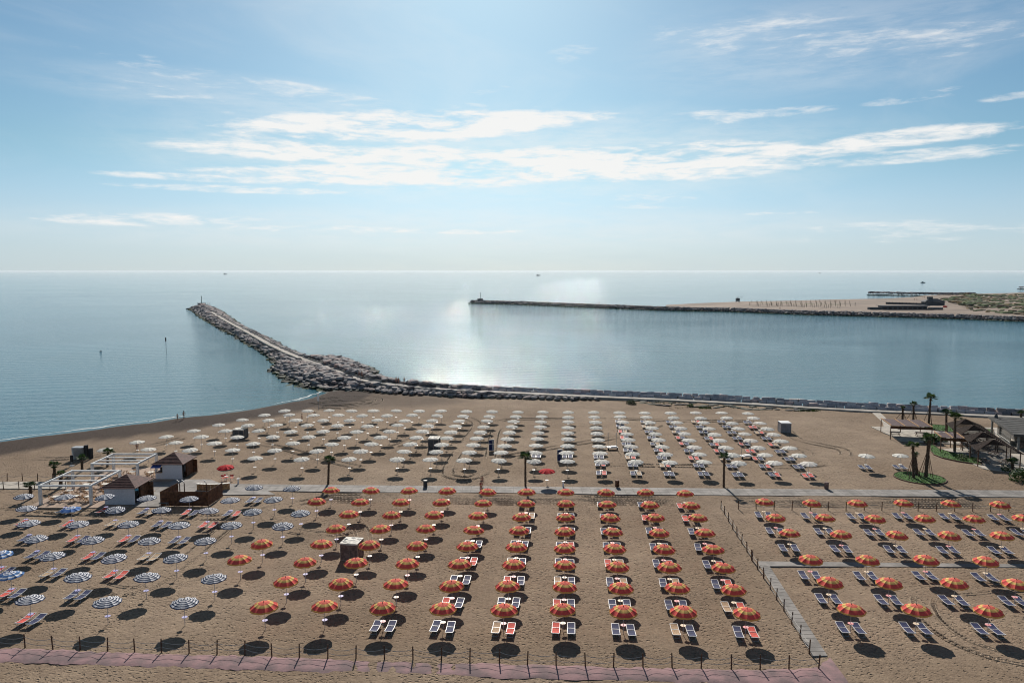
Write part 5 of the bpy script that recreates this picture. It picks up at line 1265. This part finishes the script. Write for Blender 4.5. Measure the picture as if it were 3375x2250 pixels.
def shrub(px, rad, h_, label, seed, loc=None, m_=None):
    r_ = random.Random(seed); x_, y_ = loc or at(*px); t = thing('shrub', label, 'shrub', (x_, y_, 0)); b = MB()
    for k in range(int(420*rad)):
        a = r_.uniform(0,6.28); e = math.asin(r_.uniform(0,1)); q = r_.uniform(.5,1.05); c = Vector((math.cos(a)*math.cos(e)*rad*q, math.sin(a)*math.cos(e)*rad*q, .05+math.sin(e)*h_*q)); s = r_.uniform(.05,.13)*max(1, rad)
        d1 = Vector((r_.uniform(-1,1), r_.uniform(-1,1), r_.uniform(-1,1))).normalized()*s; d2 = Vector((r_.uniform(-1,1), r_.uniform(-1,1), r_.uniform(-.3,1))).normalized()*s
        b.add([c-d1, c+d2, c+d1, c-d2*.6], [(0,1,2,3)])
    link('foliage', b.mesh('foliage', m_ or M_frond), t); b = MB()
    for k in range(6): a = k*1.05; b.bar((0,0,0), (math.cos(a)*rad*.5, math.sin(a)*rad*.5, h_*.6), .03, 4, .012)
    link('stems', b.mesh('stems', M_post), t)
shrub(E_(2330,985), 1.7, 2.0, 'dark dense bush at the lower right below the bar', 1); shrub(E_(2180,890), .8, 1.0, 'small dark shrub in shade left of the dense bush', 2)
shrub(E_(1745,780), 1.0, 1.1, 'low shrub on the curved lawn', 3); shrub(E_(1540,600), 1.2, 1.2, 'rounded shrub behind the lawn near the small pergola', 4); shrub(E_(1900,800), .9, .8, 'low shrub at the lawn tip', 5)
shrub(D_(235,92), 1.3, 1.0, 'round green bush on sand beside the channel path stones', 6, m_=mat('grey_green_leaf', (.09,.11,.06), .8, .3, 3, transl=.2)); shrub(D_(812,118), .8, .7, 'small green bush among the half buried slabs', 7)
# weeds among the slabs
wb_ = MB()
for k in range(900):
    t_ = random.random(); a = random.choice([(1960,150,90,14),(1960,150,110,16),(1300,110,700,30),(700,80,300,14),(950,130,60,8)])
    x_, y_ = at(*D_(a[0]+random.uniform(-1,1)*a[2], a[1]+random.uniform(-1,1)*a[3])); an = random.uniform(0,3.14); l = random.uniform(.12,.35); dx_, dy_ = math.cos(an)*.12, math.sin(an)*.12
    wb_.add([(x_-dx_, y_-dy_, 0), (x_+dx_, y_+dy_, 0), (x_+random.uniform(-.2,.2), y_+random.uniform(-.2,.2), l)], [(0,1,2)])
o = link('weeds', wb_.mesh('weeds', mat('weed_leaf', (.13,.16,.05), .8, .3, 2))); o['kind'] = 'stuff'; o['label'] = 'straggling weeds at the top of the beach'

# ------------------------------------------------------------------ beacons, markers, boats, far beach
def beacon(px, label):
    x_, y_ = at(px[0], px[1], 2.4); t = thing('harbour_beacon', label, 'beacon', (x_, y_, 2.3)); sc = y_/2450
    b = MB(); b.box((0,0,.9), (5.6,4.0,1.8)); b.box((0,0,1.87), (6.0,4.4,.14)); link('base_block', b.mesh('base_block', mat('beacon_concrete', (.16,.17,.17))), t)
    b = MB(); b.bar((0,0,1.9), (0,0,7.0), .28, 10, .2); link('mast', b.mesh('mast', mat('beacon_green', (.06,.12,.11))), t)
    b = MB(); b.lathe([(.2,0),(.42,.1),(.42,.7),(.2,.95)], 10, (0,0,7.0)); link('lamp', b.mesh('lamp', mat('beacon_green', (.06,.12,.11))), t)
beacon(J_(338,162), 'green topped harbour beacon on the end of the long breakwater'); 
x_, y_ = at(1582,988,2.0)
beacon((1583,989.5), 'harbour beacon on the tip of the opposite breakwater')
x_, y_ = at(548,1161,SEA); t = thing('channel_marker', 'slim dark topped marker pole standing in the sea', 'marker pole', (x_, y_, SEA)); b = MB(); b.bar((0,0,-1), (0,0,5.0), .09, 8); link('pole', b.mesh('pole', M_steel), t)
hh2 = hgt(547,1112,y_)-SEA; b = MB(); b.bar((0,0,hh2-1.6), (0,0,hh2), .24, 8); link('topmark', b.mesh('topmark', M_dark), t)
b = MB(); b.bar((0,0,4.8), (0,0,hh2-1.5), .08, 6); link('stem', b.mesh('stem', M_steel), t)
x_, y_ = at(332,1158,SEA); t = thing('mooring_buoy', 'dark round buoy floating left of the marker pole', 'buoy', (x_, y_, SEA)); b = MB(); b.lathe([(.1,-.2),(.42,-.15),(.48,.05),(.36,.2),(.1,.26)], 12); link('float', b.mesh('float', M_dark), t); b = MB(); b.bar((0,0,.25), (0,0,.34), .04); link('ring', b.mesh('ring', M_steel), t)
def boat(px, L, label, cab=True, sail=False):
    x_, y_ = at(*px, SEA); t = thing('boat', label, 'boat', (x_, y_, SEA)); b = MB(); st = [(-.5,.22,.32),(-.2,.27,.30),(.15,.24,.33),(.4,.10,.40),(.5,.01,.46)]
    vs = []
    for f, w_, h_ in st:
        vs += [(f*L, -w_*L*.6, h_*L*.35), (f*L, 0, -.1*L*.3), (f*L, w_*L*.6, h_*L*.35)]
    fs = []
    for i in range(len(st)-1):
        a = i*3; fs += [(a,a+1,a+4,a+3),(a+1,a+2,a+5,a+4),(a,a+3,a+5,a+2)]
    fs += [(0,2,1)]; b.add(vs, fs); link('hull', b.mesh('hull', M_hull), t)
    if cab: b = MB(); b.box((-.1*L,0,.2*L), (.3*L,.2*L,.17*L)); link('cabin', b.mesh('cabin', mat('boat_cabin', (.3,.32,.34))), t)
    if sail: b = MB(); b.bar((0,0,0), (0,0,1.1*L), .02*L, 5); link('mast', b.mesh('mast', M_steel), t)
boat((742,904), 34, 'small dark boat on the horizon left of centre'); boat((1774,908), 30, 'small dark boat just below the horizon near the centre'); boat((2702,900.5), 30, 'small boat near the horizon above the sandy spit', True)
boat((3042,932), 13, 'small dark motorboat towing a wake beyond the spit'); boat((2115,896), 30, 'faint boat on the far horizon right of centre'); boat((3014,896.5), 30, 'faint boat at the right end of the horizon')
boat((908,904), 14, 'tiny low boat on the horizon beyond the long breakwater', False)
# bare umbrella poles on the far beach
fp = MB(); fp.bar((0,0,0), (0,0,2.6), .13, 5); FP = fp.mesh('umbrella_pole', mat('far_pole', (.16,.14,.09))); rowsf = [(300,322,335,12),(520,322,330,10),(560,332,346,18),(760,335,350,14),(960,336,350,10)]
cnt = 0
for ry in range(5):
    for k in range(20):
        px_ = 240+ry*40+k*38+random.uniform(-6,6); py_ = 324+ry*7.5-.002*px_+random.uniform(-1,1)
        if px_ > 1080: continue
        x_, y_ = at(*F_(px_, py_), .9); o = link('umbrella_pole', FP, None, (x_, y_, .9)); o.scale = (1,1,random.uniform(.8,1.15)); tag(o, f'bare umbrella pole on the far spit, {nth(k+1)} from left in the {ORD[ry]} row', 'pole', 'bare umbrella poles on the spit')
def far_frame(px, w_, label):
    x_, y_ = at(*F_(*px), .9); t = thing('shade_frame', label, 'shade frame', (x_, y_, .9)); b = MB()
    for a in (-1,1):
        for c in (-1,1): b.bar((a*w_/2, c*2, 0), (a*w_/2, c*2, 2.8), .14, 5)
    link('posts', b.mesh('posts', MATS['far_pole']), t); b = MB(); b.box((0,0,2.85), (w_+.4,4.4,.14)); link('top', b.mesh('top', mat('far_green_mesh', (.16,.17,.08))), t)
for k, (a, w_) in enumerate([((255,345),6),((335,352),8),((415,345),6),((500,350),7),((600,354),7),((690,358),7),((780,362),7),((880,364),8)]):
    far_frame(a, w_, f'low square shade frame on the spit, {ORD[k]} from the left')
x_, y_ = at(*F_(1430,378), .9); t = thing('beach_restaurant', 'long low dark restaurant on the far spit', 'building', (x_, y_, .9))
b = MB(); b.box((0,4,1.5), (36,8,3)); link('wall', b.mesh('wall', mat('far_dark_wall', (.06,.07,.08))), t); b = MB(); b.box((0,4,3.2), (39,10,.35)); link('roof', b.mesh('roof', mat('far_grey_roof', (.16,.16,.17))), t)
b = MB()
for k in range(9): b.box((-16+k*4,-.06,1.3), (2.6,.1,1.5))
link('windows', b.mesh('windows', M_dark), t); b = MB(); b.box((-24,2,1.0), (9,4,2.0)); b.box((25,1,.9), (10,4,1.8)); link('lean_to', b.mesh('lean_to', mat('far_dark_wall', (.06,.07,.08))), t)
x_, y_ = at(*F_(1645,342), .9); t = thing('beach_hut', 'dark peaked hut behind the far restaurant', 'hut', (x_, y_, .9)); b = MB(); b.box((0,0,1.6), (17,8,3.2)); link('wall', b.mesh('wall', MATS['far_dark_wall']), t)
b = MB(); b.add([(-10,-5,3.2),(10,-5,3.2),(10,5,3.2),(-10,5,3.2),(-4,0,6.0),(4,0,6.0)], [(0,1,5,4),(2,3,4,5),(1,2,5),(3,0,4),(3,2,1,0)]); link('roof', b.mesh('roof', MATS['far_dark_wall']), t)
b = MB(); b.box((-3,0,6.6), (4,3,2.2)); link('lookout', b.mesh('lookout', MATS['far_dark_wall']), t)
a = at(*F_(1280,334), .9); c = at(*F_(1600,342), .9); t = thing('windbreak_fence', 'dark low windbreak fence behind the far restaurant', 'fence', (a[0], a[1], .9)); b = MB(); b.beam((0,0,.9), (c[0]-a[0], c[1]-a[1], .9), .2, 1.8); link('screen', b.mesh('screen', MATS['far_dark_wall']), t); b = MB(); [b.bar(((c[0]-a[0])*k/12, (c[1]-a[1])*k/12-.2, 0), ((c[0]-a[0])*k/12, (c[1]-a[1])*k/12-.2, 2.2), .15) for k in range(13)]; link('posts', b.mesh('posts', M_dark), t)
x_, y_ = at(*F_(132,323), .5); t = thing('lifeguard_tower', 'small lifeguard tower at the far left tip of the spit sand', 'lifeguard tower', (x_, y_, .5)); b = MB(); b.box((0,0,3.0), (3.2,3.2,3.0)); link('cabin', b.mesh('cabin', MATS['far_dark_wall']), t)
b = MB(); [b.bar((sx*1.4,sy*1.4,0), (sx*1.3,sy*1.3,1.6), .16) for sx in (-1,1) for sy in (-1,1)]; link('legs', b.mesh('legs', M_dark), t); b = MB(); b.box((1.5,0,5.4), (6,3.4,.25)); b.bar((0,0,4.5), (0,0,5.3), .2); link('roof', b.mesh('roof', MATS['far_dark_wall']), t)
for k, (a_, col_) in enumerate([((1690,372),M_wpl),((1560,372),MATS['far_dark_wall']),((1620,380),MATS['far_dark_wall']),((1745,360),M_red)]):
    x_, y_ = at(*F_(*a_), .9); t = thing('equipment_heap', ['white covered heap beside the far restaurant','dark heap right beside the far restaurant','second dark heap right of the far restaurant','reddish play frame at the right of the spit buildings'][k], 'beach equipment', (x_, y_, .9)); b = MB()
    for j in range(5): b.box((random.uniform(-3,3), random.uniform(-1,1), .6), (random.uniform(1.5,4), 1.5, random.uniform(.8,1.8)), random.uniform(0,1))
    link('stack', b.mesh('stack', col_), t)

# ------------------------------------------------------------------ people
def skin_body(joints, edges, name, m_, parent, loc=(0,0,0)):
    me_ = bpy.data.meshes.new(name); me_.from_pydata([j[0] for j in joints], edges, []); me_.materials.append(m_)
    o = link(name, me_, parent, loc); md = o.modifiers.new('skin', 'SKIN'); md.use_smooth_shade = True; md.branch_smoothing = .4
    for k, j in enumerate(joints):
        sv_ = me_.skin_vertices[0].data[k]; r_ = j[1]; sv_.radius = (r_, r_ if len(j) < 3 else j[2])
    me_.skin_vertices[0].data[0].use_root = True
    sb_ = o.modifiers.new('sub', 'SUBSURF'); sb_.levels = 1; sb_.render_levels = 1
    return o
def person(px, pose, label, sw=None, hgt_=1.72, rz=0., z=0., suit='shorts'):
    x_, y_ = at(px[0], px[1], z); s = hgt_/1.72
    t = thing('person', label, 'person', (x_, y_, z), rz)
    pel = (0,0,.93); J = []; E = []
    def add(p, r_, par=None, r2=None):
        J.append((tuple(c*s for c in p), r_*s, (r2 or r_)*s))
        if par is not None: E.append((par, len(J)-1))
        return len(J)-1
    if pose in ('stand', 'walk'):
        k = .22 if pose == 'walk' else .03
        p = add((0,0,.95), .13, None, .10); w1 = add((0,.01,1.12), .115, p, .085); ch = add((0,0,1.32), .145, w1, .10); nk = add((0,0,1.47), .055, ch); hd = add((0,-.02,1.56), .075, nk, .085); add((0,-.02,1.66), .075, hd, .085)
        for sd_, kk in ((-1, k), (1, -k)):
            hp = add((sd_*.10,0,.88), .085, p); kn = add((sd_*.11,-kk*.6-.02,.48), .06, hp); an = add((sd_*.11,-kk*1.2+.05,.09), .038, kn); add((sd_*.11,-kk*1.2-.10,.03), .035, an)
            shd = add((sd_*.18,0,1.40), .055, ch); el = add((sd_*.24,kk*.5+.02,1.14), .04, shd); wr = add((sd_*.25,kk*1.0-.06,.90), .028, el); hn = add((sd_*.25,kk*1.0-.09,.82), .036, wr, .02)
            for f in range(4): add((sd_*(.235+.01*f), kk-.115+.0*f, .745-.006*abs(f-1.5)), .009, hn)
            add((sd_*.225, kk-.13, .80), .010, hn)
        hdp = (0,-.02,1.62); sh = [((0,0,.98), .145, .115), ((.1,-k*-.2,.80), .10, .10), ((-.1,-k*.2,.80), .10, .10)]
    else:   # sit
        p = add((0,0,.15), .14, None, .11); w1 = add((0,.06,.35), .12, p, .09); ch = add((0,.10,.56), .145, w1, .10); nk = add((0,.09,.70), .055, ch); hd = add((0,.06,.79), .075, nk, .085); add((0,.06,.89), .075, hd, .085)
        for sd_ in (-1, 1):
            hp = add((sd_*.11,-.05,.14), .085, p); kn = add((sd_*.16,-.40,.38), .06, hp); an = add((sd_*.14,-.72,.08), .038, kn); add((sd_*.14,-.86,.04), .034, an)
            shd = add((sd_*.18,.10,.63), .055, ch); el = add((sd_*.27,.0,.42), .04, shd); wr = add((sd_*.2,-.22,.38), .028, el); hn = add((sd_*.17,-.3,.40), .034, wr, .02)
            for f in range(4): add((sd_*(.15+.01*f), -.37, .39-.006*f), .009, hn)
            add((sd_*.15,-.33,.43), .010, hn)
        hdp = (0,.06,.85); sh = [((0,0,.17), .155, .125), ((.11,-.12,.18), .10, .10), ((-.11,-.12,.18), .10, .10)]
    skin_body(J, E, 'body', M_skin, t)
    hb = MB(); bm = bmesh.new(); bmesh.ops.create_icosphere(bm, subdivisions=2, radius=.105*s); bm.verts.index_update()
    vs = [v.co.copy() for v in bm.verts]; fs = [tuple(v.index for v in f.verts) for f in bm.faces if f.calc_center_median().z > -.01 or f.calc_center_median().y > .03]; bm.free()
    hb.add([v+Vector(hdp)*s+Vector((0,.018,.02)) for v in vs], fs); link('hair', hb.mesh('hair', M_hair, True), t)
    skin_body([(tuple(c*s for c in a), r1*s, r2*s) for a, r1, r2 in sh], [(0,1),(0,2)], 'swimwear', sw or M_swb, t)
    if suit == 'top':
        b = MB(); b.lathe([(.13*s,1.22*s),(.155*s,1.30*s),(.15*s,1.38*s)], 12); link('bikini_top', b.mesh('bikini_top', sw or M_swb), t)
    return t
person(C_(838,945), 'walk', 'person in dark red swimwear walking on the walkway, nearer of two', M_swr, 1.7, R(10), suit='top')
person(C_(850,890), 'walk', 'person in dark shorts behind the other walker on the walkway', M_swb, 1.72, R(0))
person(A_(1720,255), 'walk', 'person strolling at the waterline, left of the pair', M_swb, 1.6, R(70)); person(A_(1783,237), 'walk', 'taller person strolling at the waterline, right of the pair', M_swb, 1.85, R(70))
person(B_(1278,205), 'sit', 'person sitting beside the second cream umbrella of the seaward row', M_swr, 1.7, R(-60)); person(B_(1163,262), 'stand', 'person standing left of cluttered loungers in second seaward row', M_swb, 1.75, R(90))
person(J_(2222,915), 'stand', 'person in red on the breakwater path, left of a group', M_swr, 1.7, R(30), 1.7); person(J_(2245,918), 'stand', 'person in red shorts on the breakwater path, middle of group', M_swr, 1.6, R(-30), 1.7)
person(J_(2300,922), 'stand', 'person in dark clothes on the breakwater path, right of a group', M_swb, 1.75, R(0), 1.6); person(J_(1890,858), 'stand', 'person in reddish clothes on breakwater path near the rock spur', M_swr, 1.8, R(20), 2.0)
person(J_(1862,850), 'stand', 'person in dark clothes left of the one near the rock spur', M_swb, 1.7, R(-10), 2.0)
person(A_(1330,548), 'stand', 'person in dark clothes under a cream umbrella behind the pergola', M_swb, 1.8, R(10)); person(C_(1070,490), 'stand', 'person in dark clothes under a cream umbrella near the upright loungers', M_swb, 1.7, R(200))
person(G_(1352,238), 'stand', 'distant person on the opposite breakwater', M_swb, 2.0, 0, 1.6)
person(F_(460,380), 'stand', 'distant person on rocks at the edge of the spit', M_swb, 2.4, 0, 1.6)
person(F_(895,318), 'walk', 'distant person walking beyond the bare poles', M_swb, 2.2, 0, .9)
for k in range(2):
    person(F_(1503+k*18,305), 'walk', ['distant walker on the spit shoreline, left one of two', 'distant walker on the spit shoreline, right one of two'][k], M_swb, 2.0, 0, .9)
    person(F_(1568+k*13,287), 'walk', ['farthest pair walker on the spit near the dunes, left', 'farthest pair walker on the spit near the dunes, right'][k], M_swb, 2.0, 0, .9)
for k, q_ in enumerate([(770,640,'left'),(1250,650,'middle'),(1322,655,'right')]):
    px_ = 600+q_[0]/14.7; py_ = 960+q_[1]/14.7
    person((px_, py_), 'stand', f'distant person by the breakwater end beacon, {q_[2]} one', M_swb, 1.9, 0, 2.4)

# thin sea haze over the whole scene
hm_ = bpy.data.materials.new('sea_haze'); hm_.use_nodes = True; ht = NT(hm_.node_tree); ht.n.clear()
ho = ht.new('ShaderNodeOutputMaterial'); pv = ht.new('ShaderNodeVolumePrincipled'); pv.inputs['Color'].default_value = (.86,.93,1,1); pv.inputs['Density'].default_value = HAZE; pv.inputs['Anisotropy'].default_value = .3
ht.l.new(pv.outputs[0], ho.inputs['Volume'])
b = MB(); b.box((0, 22000, 16), (91000, 45400, 41)); hz = link('haze', b.mesh('haze', hm_)); hz['kind'] = 'stuff'; hz['label'] = 'thin pale haze over the sea'
print('loungers', nl[0], 'objects', len(bpy.data.objects))
